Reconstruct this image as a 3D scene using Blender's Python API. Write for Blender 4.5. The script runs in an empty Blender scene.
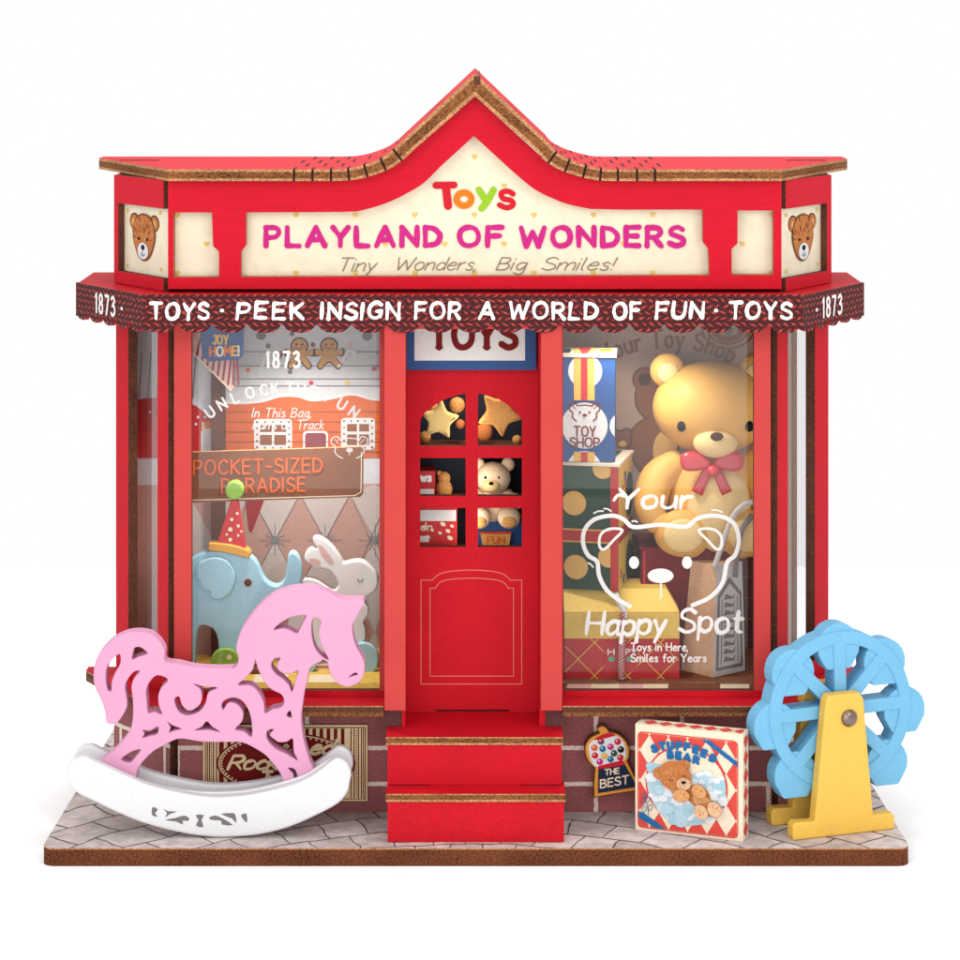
import bpy, math, random
from mathutils import Vector, Matrix
random.seed(7)
SC = bpy.context.scene
COL = SC.collection
# ---------------------------------------------------------------- camera model (photo pixels -> world)
CX, HY, FP, D, H = 476.0, 10.0, 2600.0, 26.0, 8.38
ALB = 0.75
def W(px, py, Y):
    z = D + Y
    return Vector(((px-CX)*z/FP, Y, H-(py-HY)*z/FP))
def XX(px, Y): return (px-CX)*(D+Y)/FP
def ZZ(py, Y): return H-(py-HY)*(D+Y)/FP
class Fr:
    """A vertical plane in the place: origin O, turned by th degrees; depth runs away from the viewer."""
    def __init__(s, O, th=0.0):
        s.O = Vector(O); t = math.radians(th)
        s.u = Vector((math.cos(t), math.sin(t), 0)); s.n = Vector((-math.sin(t), math.cos(t), 0)); s.k = (D+s.O.y)/FP
    def ab(s, px, py):
        d = Vector(((px-CX)/FP, 1.0, -(py-HY)/FP)); C = Vector((0, -D, H))
        p = C + d*((s.O-C).dot(s.n)/d.dot(s.n))
        return (p-s.O).dot(s.u), p.z-s.O.z
    def pt(s, a, b, d=0.0): return s.O + s.u*a + Vector((0, 0, b)) + s.n*d
def FY(Y): return Fr((0, Y, 0), 0)
# ---------------------------------------------------------------- materials
def lin(c):
    c /= 255.0
    return c/12.92 if c <= 0.04045 else ((c+0.055)/1.055)**2.4
MATS = {}
def _base(name, rough, spec=0.4):
    m = bpy.data.materials.new(name); m.use_nodes = True
    nt = m.node_tree; b = nt.nodes['Principled BSDF']
    b.inputs['Roughness'].default_value = rough
    b.inputs['Specular IOR Level'].default_value = spec
    MATS[name] = m
    return m, nt, b
def N(nt, t, **k):
    n = nt.nodes.new(t)
    for a, v in k.items(): setattr(n, a, v)
    return n
def lk(nt, a, b): nt.links.new(a, b)
def rgb(c, k=1.0): return (lin(c[0])*ALB*k, lin(c[1])*ALB*k, lin(c[2])*ALB*k, 1)
def paint(name, c, rough=0.6, grain=0.12, scale=55, stretch=(1, 1, 1), bump=0.08, c2=None, spec=0.35):
    m, nt, b = _base(name, rough, spec)
    tc = N(nt, 'ShaderNodeTexCoord'); mp = N(nt, 'ShaderNodeMapping'); mp.inputs['Scale'].default_value = stretch
    lk(nt, tc.outputs['Object'], mp.inputs['Vector'])
    no = N(nt, 'ShaderNodeTexNoise'); no.inputs['Scale'].default_value = scale; no.inputs['Detail'].default_value = 3
    lk(nt, mp.outputs['Vector'], no.inputs['Vector'])
    n2 = N(nt, 'ShaderNodeTexNoise'); n2.inputs['Scale'].default_value = 2.2; n2.inputs['Detail'].default_value = 2
    lk(nt, mp.outputs['Vector'], n2.inputs['Vector'])
    ad = N(nt, 'ShaderNodeMath', operation='MULTIPLY_ADD'); ad.inputs[1].default_value = 0.3
    lk(nt, n2.outputs['Fac'], ad.inputs[0]); lk(nt, no.outputs['Fac'], ad.inputs[2])
    mr = N(nt, 'ShaderNodeMapRange'); mr.inputs['From Min'].default_value = 0.4; mr.inputs['From Max'].default_value = 0.9
    lk(nt, ad.outputs[0], mr.inputs['Value'])
    mx = N(nt, 'ShaderNodeMix', data_type='RGBA'); lk(nt, mr.outputs[0], mx.inputs['Factor'])
    c2 = c2 or c
    mx.inputs['A'].default_value = rgb(c, 1-grain*1.5); mx.inputs['B'].default_value = rgb(c2, 1+grain)
    lk(nt, mx.outputs['Result'], b.inputs['Base Color'])
    if bump:
        bp = N(nt, 'ShaderNodeBump'); bp.inputs['Strength'].default_value = bump; bp.inputs['Distance'].default_value = 0.01
        lk(nt, no.outputs['Fac'], bp.inputs['Height']); lk(nt, bp.outputs['Normal'], b.inputs['Normal'])
    return name
def ink(name, c, rough=0.7): return paint(name, c, rough, 0.06, 40, bump=0, spec=0.12)
paint('red', (222, 12, 42), 0.6, 0.16, 30, (1, 6, 8), 0.3, spec=0.15)
paint('red_low', (214, 20, 38), 0.6, 0.14, 60, (1, 1, 1), 0.12, spec=0.12)
paint('red_deep', (180, 14, 28), 0.55, 0.12, 50)
paint('coral', (214, 68, 64), 0.55, 0.10, 60, spec=0.2)
paint('ply', (82, 44, 24), 0.85, 0.5, 38, (1, 1, 2.2), 0.5, (150, 94, 54), spec=0.15)
paint('ply_light', (158, 102, 60), 0.8, 0.38, 40, (1, 1, 1.5), 0.3, (208, 152, 100))
paint('ply_dark', (70, 38, 26), 0.85, 0.4, 40, (1, 1, 2), 0.4, (110, 60, 40))
paint('mdf', (74, 38, 24), 0.9, 0.5, 45, (1, 1, 1.6), 0.5, (122, 70, 44), spec=0.1)
ink('slit', (40, 18, 16))
paint('cream', (255, 243, 214), 0.6, 0.05, 8, bump=0.03)
paint('cream2', (252, 232, 196), 0.6, 0.05, 8, bump=0.03)
for n_, c_ in dict(magenta=(216, 44, 140), orange=(240, 130, 30), lime=(160, 208, 45), inkred=(222, 34, 50), heart=(246, 208, 120),
                   script=(140, 130, 112), white_ink=(255, 252, 248), maroon=(128, 26, 26), blue=(40, 112, 172), navy=(34, 44, 74),
                   gold=(245, 190, 90), brown_ink=(150, 92, 62), brown_dark=(84, 46, 36), tan=(250, 196, 112), black=(30, 24, 26),
                   pinkpale=(238, 190, 180), green=(34, 74, 52), teal=(40, 120, 160), orange_ink=(236, 104, 50), sign_cream=(255, 232, 184),
                   sky=(190, 222, 236), skywhite=(240, 246, 250), bearbrown=(210, 130, 72), bearlight=(240, 200, 160), gray=(128, 122, 120),
                   mint=(120, 180, 150), dgreen=(40, 90, 60), coralink=(232, 84, 74), candy=(220, 60, 80), plum=(150, 70, 78), groove=(244, 130, 110)).items():
    ink(n_, c_)
paint('horse_pink', (238, 170, 206), 0.6, 0.07, 60, bump=0.1)
paint('rocker_white', (240, 241, 243), 0.45, 0.03, 30, bump=0.05)
paint('wheel_blue', (124, 196, 236), 0.55, 0.09, 60, (1, 1, 2), 0.2)
paint('post_yellow', (255, 204, 88), 0.5, 0.06, 50, bump=0.1)
paint('eleph', (180, 228, 242), 0.6, 0.08, 70)
paint('rabbit_white', (255, 250, 244), 0.6, 0.05, 60)
paint('brick_side', (110, 60, 60), 0.8, 0.3, 60)
paint('board_brown', (136, 86, 62), 0.8, 0.18, 45, (1, 1, 5), 0, spec=0.05)
paint('floor_yellow', (240, 196, 84), 0.6, 0.12, 20, (1, 1, 8))
paint('gingerwall', (228, 106, 44), 0.7, 0.12, 30)
paint('snow', (226, 226, 228), 0.7, 0.05, 20)
paint('shopwall', (198, 166, 146), 0.75, 0.06, 12)
paint('bag', (226, 180, 140), 0.7, 0.1, 30)
paint('bag_gray', (214, 208, 202), 0.7, 0.08, 30)
paint('card_yellow', (255, 214, 100), 0.55, 0.06, 30)
paint('card_red', (206, 34, 38), 0.55, 0.06, 30)
paint('card_green', (28, 70, 46), 0.6, 0.15, 60)
paint('card_blue', (24, 76, 140), 0.55, 0.12, 50)
paint('card_white', (240, 236, 232), 0.55, 0.05, 30)
paint('box_cream', (255, 236, 208), 0.5, 0.04, 25)
paint('navywall', (22, 30, 48), 0.7, 0.2, 12)
paint('vinyl', (240, 182, 92), 0.55, 0.10, 60, bump=0.15, spec=0.3)
paint('vinyl_light', (252, 216, 148), 0.55, 0.08, 60, bump=0.12, spec=0.3)
paint('vinyl_red', (214, 44, 60), 0.35, 0.08, 9, bump=0.02, spec=0.5)
paint('cookie', (226, 166, 96), 0.8, 0.25, 60, bump=0.5, spec=0.1)
paint('star', (255, 222, 140), 0.7, 0.14, 60, bump=0.4)
paint('plush', (255, 224, 184), 0.85, 0.1, 60, bump=0.4)
paint('gumball_orange', (246, 160, 40), 0.45, 0.06, 20)
paint('greenball', (150, 196, 70), 0.5, 0.05, 30)
paint('hatred', (222, 44, 50), 0.55, 0.08, 30)
paint('hatband', (246, 176, 60), 0.5, 0.08, 60)
m, nt, b = _base('steel', 0.28); b.inputs['Metallic'].default_value = 1; b.inputs['Base Color'].default_value = (0.22, 0.17, 0.14, 1)
m, nt, b = _base('table_white', 0.9, 0.0); b.inputs['Base Color'].default_value = (0.95, 0.95, 0.95, 1)
# clear acrylic sheet: clear body with a Fresnel mirror on it
def acrylic(name, tint, gl):
    m = bpy.data.materials.new(name); m.use_nodes = True; nt = m.node_tree; nt.nodes.clear()
    o = N(nt, 'ShaderNodeOutputMaterial'); t = N(nt, 'ShaderNodeBsdfTransparent'); t.inputs[0].default_value = tint
    g = N(nt, 'ShaderNodeBsdfGlossy'); g.inputs['Roughness'].default_value = 0.015; g.inputs[0].default_value = (1, 1, 1, 1)
    f = N(nt, 'ShaderNodeFresnel'); f.inputs[0].default_value = 1.45
    mu = N(nt, 'ShaderNodeMath', operation='MULTIPLY'); mu.inputs[1].default_value = gl
    lk(nt, f.outputs[0], mu.inputs[0])
    mx = N(nt, 'ShaderNodeMixShader'); lk(nt, mu.outputs[0], mx.inputs[0]); lk(nt, t.outputs[0], mx.inputs[1]); lk(nt, g.outputs[0], mx.inputs[2])
    lk(nt, mx.outputs[0], o.inputs[0]); MATS[name] = m
acrylic('acrylic', (0.985, 0.985, 0.99, 1), 0.4)
acrylic('acrylic_side', (0.98, 0.98, 0.985, 1), 0.2)
# bricks printed on card (UV = metres along the wall, height)
def brick():
    m, nt, b = _base('brick', 0.75, 0.3)
    uv = N(nt, 'ShaderNodeUVMap'); no = N(nt, 'ShaderNodeTexNoise'); no.inputs['Scale'].default_value = 14
    lk(nt, uv.outputs[0], no.inputs['Vector'])
    vm = N(nt, 'ShaderNodeVectorMath', operation='MULTIPLY_ADD'); vm.inputs[1].default_value = (0.02, 0.02, 0)
    lk(nt, no.outputs['Color'], vm.inputs[0]); lk(nt, uv.outputs[0], vm.inputs[2])
    br = N(nt, 'ShaderNodeTexBrick'); lk(nt, vm.outputs[0], br.inputs['Vector'])
    br.inputs['Scale'].default_value = 1; br.inputs['Brick Width'].default_value = 0.9; br.inputs['Row Height'].default_value = 0.376
    br.inputs['Mortar Size'].default_value = 0.026; br.inputs['Mortar Smooth'].default_value = 0.25; br.inputs['Bias'].default_value = 0
    br.inputs['Color1'].default_value = rgb((184, 110, 110)); br.inputs['Color2'].default_value = rgb((156, 88, 90)); br.inputs['Mortar'].default_value = rgb((255, 234, 220))
    n2 = N(nt, 'ShaderNodeTexNoise'); n2.inputs['Scale'].default_value = 45; n2.inputs['Detail'].default_value = 4; lk(nt, uv.outputs[0], n2.inputs['Vector'])
    mr = N(nt, 'ShaderNodeMapRange'); mr.inputs['From Min'].default_value = 0.3; mr.inputs['From Max'].default_value = 0.7; mr.inputs['To Min'].default_value = 0.72; mr.inputs['To Max'].default_value = 1.2
    lk(nt, n2.outputs['Fac'], mr.inputs['Value'])
    mx = N(nt, 'ShaderNodeVectorMath', operation='SCALE'); lk(nt, br.outputs['Color'], mx.inputs[0]); lk(nt, mr.outputs[0], mx.inputs['Scale'])
    lk(nt, mx.outputs[0], b.inputs['Base Color'])
    bp = N(nt, 'ShaderNodeBump'); bp.inputs['Strength'].default_value = 0.2; bp.inputs['Distance'].default_value = 0.01; lk(nt, n2.outputs['Fac'], bp.inputs['Height']); lk(nt, bp.outputs['Normal'], b.inputs['Normal'])
brick()
# cobbles in arcs
def cobble():
    m, nt, b = _base('cobble', 0.7, 0.35)
    tc = N(nt, 'ShaderNodeTexCoord'); no = N(nt, 'ShaderNodeTexNoise'); no.inputs['Scale'].default_value = 1.7; no.inputs['Detail'].default_value = 2
    lk(nt, tc.outputs['Object'], no.inputs['Vector'])
    vm = N(nt, 'ShaderNodeVectorMath', operation='MULTIPLY_ADD'); vm.inputs[1].default_value = (0.2, 0.2, 0)
    lk(nt, no.outputs['Color'], vm.inputs[0]); lk(nt, tc.outputs['Object'], vm.inputs[2])
    sp = N(nt, 'ShaderNodeSeparateXYZ'); lk(nt, vm.outputs[0], sp.inputs[0])
    ya = N(nt, 'ShaderNodeMath', operation='ADD'); ya.inputs[1].default_value = 4.6; lk(nt, sp.outputs[1], ya.inputs[0])
    at = N(nt, 'ShaderNodeMath', operation='ARCTAN2'); lk(nt, sp.outputs[0], at.inputs[0]); lk(nt, ya.outputs[0], at.inputs[1])
    au = N(nt, 'ShaderNodeMath', operation='MULTIPLY'); au.inputs[1].default_value = 5.6; lk(nt, at.outputs[0], au.inputs[0])
    x2 = N(nt, 'ShaderNodeMath', operation='POWER'); x2.inputs[1].default_value = 2
    ab = N(nt, 'ShaderNodeMath', operation='ABSOLUTE'); lk(nt, sp.outputs[0], ab.inputs[0]); lk(nt, ab.outputs[0], x2.inputs[0])
    y2 = N(nt, 'ShaderNodeMath', operation='POWER'); y2.inputs[1].default_value = 2; lk(nt, ya.outputs[0], y2.inputs[0])
    s = N(nt, 'ShaderNodeMath', operation='ADD'); lk(nt, x2.outputs[0], s.inputs[0]); lk(nt, y2.outputs[0], s.inputs[1])
    r = N(nt, 'ShaderNodeMath', operation='SQRT'); lk(nt, s.outputs[0], r.inputs[0])
    cb = N(nt, 'ShaderNodeCombineXYZ'); lk(nt, au.outputs[0], cb.inputs[0]); lk(nt, r.outputs[0], cb.inputs[1])
    br = N(nt, 'ShaderNodeTexBrick'); lk(nt, cb.outputs[0], br.inputs['Vector'])
    br.inputs['Scale'].default_value = 1; br.inputs['Brick Width'].default_value = 0.62; br.inputs['Row Height'].default_value = 0.46
    br.inputs['Mortar Size'].default_value = 0.014; br.inputs['Mortar Smooth'].default_value = 0.3
    br.inputs['Color1'].default_value = rgb((240, 226, 222)); br.inputs['Color2'].default_value = rgb((208, 192, 188)); br.inputs['Mortar'].default_value = rgb((88, 68, 68))
    n2 = N(nt, 'ShaderNodeTexNoise'); n2.inputs['Scale'].default_value = 7; n2.inputs['Detail'].default_value = 8; n2.inputs['Roughness'].default_value = 0.7; lk(nt, tc.outputs['Object'], n2.inputs['Vector'])
    mr = N(nt, 'ShaderNodeMapRange'); mr.inputs['From Min'].default_value = 0.3; mr.inputs['From Max'].default_value = 0.7; mr.inputs['To Min'].default_value = 0.62; mr.inputs['To Max'].default_value = 1.2
    lk(nt, n2.outputs['Fac'], mr.inputs['Value'])
    mx = N(nt, 'ShaderNodeVectorMath', operation='SCALE'); lk(nt, br.outputs['Color'], mx.inputs[0]); lk(nt, mr.outputs[0], mx.inputs['Scale'])
    lk(nt, mx.outputs[0], b.inputs['Base Color'])
cobble()
# knitted awning print (UV)
def knit():
    m, nt, b = _base('knit', 0.7, 0.3)
    uv = N(nt, 'ShaderNodeUVMap'); no = N(nt, 'ShaderNodeTexNoise'); no.inputs['Scale'].default_value = 9; no.inputs['Detail'].default_value = 4
    lk(nt, uv.outputs[0], no.inputs['Vector'])
    vm = N(nt, 'ShaderNodeVectorMath', operation='MULTIPLY_ADD'); vm.inputs[1].default_value = (0.12, 0.05, 0)
    lk(nt, no.outputs['Color'], vm.inputs[0]); lk(nt, uv.outputs[0], vm.inputs[2])
    sp = N(nt, 'ShaderNodeSeparateXYZ'); lk(nt, vm.outputs[0], sp.inputs[0])
    def M(op, a, b_=None, c=None):
        n = N(nt, 'ShaderNodeMath', operation=op)
        for i, v in enumerate((a, b_, c)):
            if v is None: continue
            if isinstance(v, (int, float)): n.inputs[i].default_value = v
            else: lk(nt, v, n.inputs[i])
        return n.outputs[0]
    v = M('DIVIDE', sp.outputs[1], 0.062); row = M('FLOOR', v); t = M('FRACT', v)
    par = M('MULTIPLY_ADD', M('MODULO', row, 2.0), 2.0, -1.0)
    ph = M('ADD', M('DIVIDE', sp.outputs[0], 0.085), M('MULTIPLY', M('MULTIPLY', t, 0.9), par)); ph = M('ADD', ph, M('MULTIPLY', row, 0.37))
    s = M('MULTIPLY_ADD', M('SINE', M('MULTIPLY', ph, 6.2832)), 0.5, 0.5)
    h = M('MULTIPLY', s, M('SINE', M('MULTIPLY', t, 3.1416)))
    cr = N(nt, 'ShaderNodeValToRGB'); lk(nt, h, cr.inputs[0])
    e = cr.color_ramp.elements; e[0].position = 0.05; e[0].color = rgb((58, 8, 12)); e[1].position = 1.0; e[1].color = rgb((196, 84, 70))
    x = cr.color_ramp.elements.new(0.6); x.color = rgb((122, 18, 24))
    lk(nt, cr.outputs[0], b.inputs['Base Color'])
    bp = N(nt, 'ShaderNodeBump'); bp.inputs['Strength'].default_value = 0.5; bp.inputs['Distance'].default_value = 0.02; lk(nt, h, bp.inputs['Height']); lk(nt, bp.outputs['Normal'], b.inputs['Normal'])
knit()
# ---------------------------------------------------------------- 2-D helpers (photo pixels)
def sm(p, n=4, closed=True):
    out = []; L = len(p)
    rng = range(L) if closed else range(L-1)
    for i in rng:
        if closed: a, b, c, d = p[i-1], p[i], p[(i+1) % L], p[(i+2) % L]
        else: a, b, c, d = p[max(i-1, 0)], p[i], p[i+1], p[min(i+2, L-1)]
        for k in range(n):
            t = k/n
            out.append(tuple(0.5*((2*b[j])+(-a[j]+c[j])*t+(2*a[j]-5*b[j]+4*c[j]-d[j])*t*t+(-a[j]+3*b[j]-3*c[j]+d[j])*t**3) for j in (0, 1)))
    if not closed: out.append(tuple(p[-1]))
    return out
def ell(cx, cy, rx, ry=None, n=24, rot=0, a0=0, a1=360):
    ry = rx if ry is None else ry; r = math.radians(rot); o = []
    full = abs(a1-a0) >= 360
    for i in range(n if full else n+1):
        t = math.radians(a0+(a1-a0)*i/n); x, y = rx*math.cos(t), ry*math.sin(t)
        o.append((cx+x*math.cos(r)-y*math.sin(r), cy+x*math.sin(r)+y*math.cos(r)))
    return o
def rc(x0, y0, x1, y1): return [(x0, y0), (x1, y0), (x1, y1), (x0, y1)]
def rrc(x0, y0, x1, y1, r, n=5):
    o = []
    for cx, cy, s in ((x1-r, y0+r, -90), (x1-r, y1-r, 0), (x0+r, y1-r, 90), (x0+r, y0+r, 180)):
        o += ell(cx, cy, r, r, n, 0, s, s+90)
    return o
def fill2d(loops, thick=0.0, bevel=0.0, seg=2):
    cu = bpy.data.curves.new('t', 'CURVE'); cu.dimensions = '2D'; cu.fill_mode = 'BOTH' if thick > 0 else 'FRONT'
    for L in loops:
        s = cu.splines.new('POLY'); s.points.add(len(L)-1); s.use_cyclic_u = True
        for i, (x, y) in enumerate(L): s.points[i].co = (x, y, 0, 1)
    if thick > 0:
        cu.extrude = max(thick/2-bevel, 1e-5)
        if bevel > 0: cu.bevel_depth = bevel; cu.bevel_resolution = seg; cu.offset = -bevel
    ob = bpy.data.objects.new('t', cu); COL.objects.link(ob)
    bpy.context.view_layer.update()
    me = bpy.data.meshes.new_from_object(ob.evaluated_get(bpy.context.evaluated_depsgraph_get()))
    V = [tuple(v.co) for v in me.vertices]; Fs = [(list(p.vertices), p.normal.z, abs(p.normal.z) > 0.98) for p in me.polygons]
    bpy.data.objects.remove(ob); bpy.data.curves.remove(cu); bpy.data.meshes.remove(me)
    return V, Fs
# ---------------------------------------------------------------- mesh builder: one object per builder
class MB:
    def __init__(s): s.v = []; s.f = []; s.m = []; s.s = []; s.uv = []; s.mats = []; s.k = 0
    def mi(s, m):
        if m not in s.mats: s.mats.append(m)
        return s.mats.index(m)
    def add(s, V, F, m, smooth=False, uv=None):
        o = len(s.v); s.v += [Vector(x) for x in V]; s.uv += (uv or [(0, 0)]*len(V)); i = s.mi(m)
        for f in F: s.f.append([o+j for j in f]); s.m.append(i); s.s.append(smooth)
    def plate(s, fr, loops, d0, d1, mf, me=None, bevel=0.0, mb=None, uvo=(0, 0)):
        """Sheet cut to the outline loops[0] with holes loops[1:], its front at depth d0 and back at d1."""
        L = [[fr.ab(*p) for p in l] for l in loops]
        V, F = fill2d(L, d1-d0, bevel)
        mid = (d0+d1)/2
        VV = [fr.pt(a, b, mid-z) for a, b, z in V]; uv = [(a+uvo[0], b+uvo[1]) for a, b, z in V]
        fl = [f for f, nz, flat in F if flat and nz > 0]; bk = [f for f, nz, flat in F if flat and nz < 0]; ed = [f for f, nz, flat in F if not flat]
        o = len(s.v); s.v += VV; s.uv += uv
        for fs, mt, smo in ((fl, mf, False), (bk, mb or mf, False), (ed, me or mf, False)):
            i = s.mi(mt)
            for f in fs: s.f.append([o+j for j in f]); s.m.append(i); s.s.append(smo)
        return s
    def flat(s, fr, loops, d, m):
        V, F = fill2d([[fr.ab(*p) for p in l] for l in loops])
        s.add([fr.pt(a, b, d) for a, b, z in V], [f for f, nz, fl in F], m); return s
    def stroke(s, fr, pts, w, d, m, smooth=False, n=5, brush=0.0, rs=None):
        if not smooth and len(pts) > 2:
            for i in range(1, len(pts)-1):
                a = Vector((pts[i][0]-pts[i-1][0], pts[i][1]-pts[i-1][1])); b = Vector((pts[i+1][0]-pts[i][0], pts[i+1][1]-pts[i][1]))
                if a.length > 0 and b.length > 0 and a.normalized().dot(b.normalized()) < 0.75:
                    s.stroke(fr, pts[:i+1], w, d, m, False, n, brush, rs); s.stroke(fr, pts[i:], w, d, m, False, n, brush, rs); return s
        if brush and not smooth and len(pts) >= 2:
            o_ = []
            for a, b in zip(pts[:-1], pts[1:]): o_ += [(a[0]+(b[0]-a[0])*k/4, a[1]+(b[1]-a[1])*k/4) for k in range(4)]
            pts = o_+[pts[-1]]
        closed = len(pts) > 2 and math.hypot(pts[0][0]-pts[-1][0], pts[0][1]-pts[-1][1]) < 0.05
        if closed: pts = pts[:-1]
        if smooth: pts = sm(pts, n, closed)
        q = [pts[0]]
        for p in pts[1:]:
            if math.hypot(p[0]-q[-1][0], p[1]-q[-1][1]) > 0.05: q.append(p)
        pts = q; L = len(pts); h = w/2
        if L < 2: pts = [pts[0], (pts[0][0]+0.3, pts[0][1])]; L = 2; closed = False
        A = []; B = []; hh = h; ph_ = (rs or random).uniform(0, 6.28) if brush else 0
        for i in range(L):
            p = pts[i]; a = pts[i-1] if (i or closed) else None; c = pts[(i+1) % L] if (i < L-1 or closed) else None
            ds = []
            if a: ds.append(Vector((p[0]-a[0], p[1]-a[1])).normalized())
            if c: ds.append(Vector((c[0]-p[0], c[1]-p[1])).normalized())
            t = (ds[0]+ds[-1]); t = ds[0] if t.length < 0.2 else t.normalized()
            h = hh*(1+brush*(math.sin(ph_+i*2.6/max(1, L-1)*1.5)+.35*math.sin(ph_*3+i*1.7))) if brush else hh
            k = h/max(0.5, t.dot(ds[0])); nx, ny = -t.y*k, t.x*k
            A.append((p[0]+nx, p[1]+ny)); B.append((p[0]-nx, p[1]-ny))
        hs = [math.hypot(A[i][0]-B[i][0], A[i][1]-B[i][1])/2 for i in range(L)]
        V = A+B; F = [[i, (i+1) % L, L+(i+1) % L, L+i] for i in range(L if closed else L-1)]
        if not closed:
            for i, j, in ((0, 1), (L-1, L-2)):
                p = pts[i]; t = Vector((p[0]-pts[j][0], p[1]-pts[j][1])).normalized(); a0 = math.atan2(t.y, t.x)
                h = hs[i]
                fan = []
                for q_ in range(1, 6):
                    an = a0-math.pi/2+math.pi*q_/6; V.append((p[0]+h*math.cos(an), p[1]+h*math.sin(an))); fan.append(len(V)-1)
                # first fan point is the -90 side of the outward direction
                if i == 0: F.append([0]+fan+[L+0])
                else: F.append([L+i]+fan+[i])
        d = d-0.0004*(s.k % 14); s.k += 1
        dd = [d-.0003*i/L for i in range(L)]*2; dd += [d if (closed or q < 5) else d-.0003 for q in range(len(V)-2*L)]
        VV = [fr.pt(*fr.ab(x, y), e) for (x, y), e in zip(V, dd)]
        s.add(VV, F, m)
        return s
    def box(s, fr, a0, a1, b0, b1, d0, d1, m, mats=None):
        V = [fr.pt(a, b, d) for d in (d0, d1) for b in (b0, b1) for a in (a0, a1)]
        uv = [(a, b) for d in (d0, d1) for b in (b0, b1) for a in (a0, a1)]
        F = dict(front=[0, 1, 3, 2], back=[5, 4, 6, 7], left=[4, 0, 2, 6], right=[1, 5, 7, 3], top=[2, 3, 7, 6], bottom=[4, 5, 1, 0])
        o = len(s.v); s.v += V; s.uv += uv
        for k, f in F.items():
            mt = (mats or {}).get(k, m); s.f.append([o+j for j in f]); s.m.append(s.mi(mt)); s.s.append(False)
        return s
    def slab(s, pts, z0, z1, mt, me, lay=None):
        """Horizontal board from a plan outline (world x,y), counter-clockwise; lay = edge layers [(share, material)] from the top."""
        V, F = fill2d([pts]); o = [(x, y, z1) for x, y, z in V]; u = [(x, y, z0) for x, y, z in V]
        fs = [f for f, nz, fl in F]; s.add(o, fs, mt); s.add(u, [f[::-1] for f in fs], me)
        L = len(pts); z = z1
        for sh, m in (lay or [(1, me)]):
            zb = z-(z1-z0)*sh
            V = [(x, y, z) for x, y in pts]+[(x, y, zb) for x, y in pts]
            s.add(V, [[L+i, L+(i+1) % L, (i+1) % L, i] for i in range(L)], m); z = zb
        return s
    def ball(s, c, r, m, nu=28, nv=16, rot=None, clip=None):
        c = Vector(c); V = []; R = rot or Matrix.Identity(3)
        for j in range(nv+1):
            t = math.pi*j/nv
            for i in range(nu):
                a = 2*math.pi*i/nu
                V.append(c+R@Vector((r[0]*math.sin(t)*math.cos(a), r[1]*math.sin(t)*math.sin(a), r[2]*math.cos(t))))
        F = []
        for j in range(nv):
            for i in range(nu):
                F.append([j*nu+i, (j+1)*nu+i, (j+1)*nu+(i+1) % nu, j*nu+(i+1) % nu])
        s.add(V, F, m, True); return s
    def tube(s, pts, r, m, n=10, curve=False):
        if curve:
            Q = [(Vector(p), q) for p, q in zip(pts, r)]; o_ = []
            for i in range(len(Q)-1):
                a, b, c, e = Q[max(i-1, 0)], Q[i], Q[i+1], Q[min(i+2, len(Q)-1)]
                for k in range(5):
                    t = k/5; f = lambda j: 0.5*((b[j]*2)+(c[j]-a[j])*t+(a[j]*2-b[j]*5+c[j]*4-e[j])*t*t+(b[j]*3-a[j]-c[j]*3+e[j])*t**3)
                    o_.append((f(0), f(1)))
            o_.append(Q[-1]); pts = [q[0] for q in o_]; r = [q[1] for q in o_]
        pts = [Vector(p) for p in pts]; V = []; L = len(pts)
        rr = r if isinstance(r, (list, tuple)) else [r]*L
        for i, p in enumerate(pts):
            t = (pts[min(i+1, L-1)]-pts[max(i-1, 0)]).normalized(); x = t.orthogonal().normalized() if i == 0 else (x0-t*x0.dot(t)).normalized(); x0 = x; y = t.cross(x)
            for k in range(n):
                a = 2*math.pi*k/n; V.append(p+(x*math.cos(a)+y*math.sin(a))*rr[i])
        F = [[i*n+k, i*n+(k+1) % n, (i+1)*n+(k+1) % n, (i+1)*n+k] for i in range(L-1) for k in range(n)]
        F += [list(range(n))[::-1], [(L-1)*n+k for k in range(n)]]
        s.add(V, F, m, True); return s
    def build(s, name, parent=None, label=None, cat=None, group=None, kind=None, origin=None):
        me = bpy.data.meshes.new(name); P = Vector((0, 0, 0))
        q = parent
        while q is not None: P += Vector(q.location); q = q.parent
        O = Vector(origin) if origin is not None else Vector((0, 0, 0))
        me.from_pydata([tuple(v-P-O) for v in s.v], [], s.f)
        for m in s.mats: me.materials.append(MATS[m])
        me.polygons.foreach_set('material_index', s.m); me.polygons.foreach_set('use_smooth', s.s)
        ul = me.uv_layers.new(name='UVMap'); ul.data.foreach_set('uv', [c for l in me.loops for c in s.uv[l.vertex_index]])
        me.update()
        o = bpy.data.objects.new(name, me); COL.objects.link(o); o.location = O
        if parent is not None: o.parent = parent
        tag(o, label, cat, group, kind); return o
def tag(o, label=None, cat=None, group=None, kind=None):
    for k, v in (('label', label), ('category', cat), ('group', group), ('kind', kind)):
        if v: o[k] = v
def thing(name, loc, label, cat, group=None):
    o = bpy.data.objects.new(name, None); COL.objects.link(o); o.location = loc; o.empty_display_size = 0.1
    tag(o, label, cat, group); return o
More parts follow.
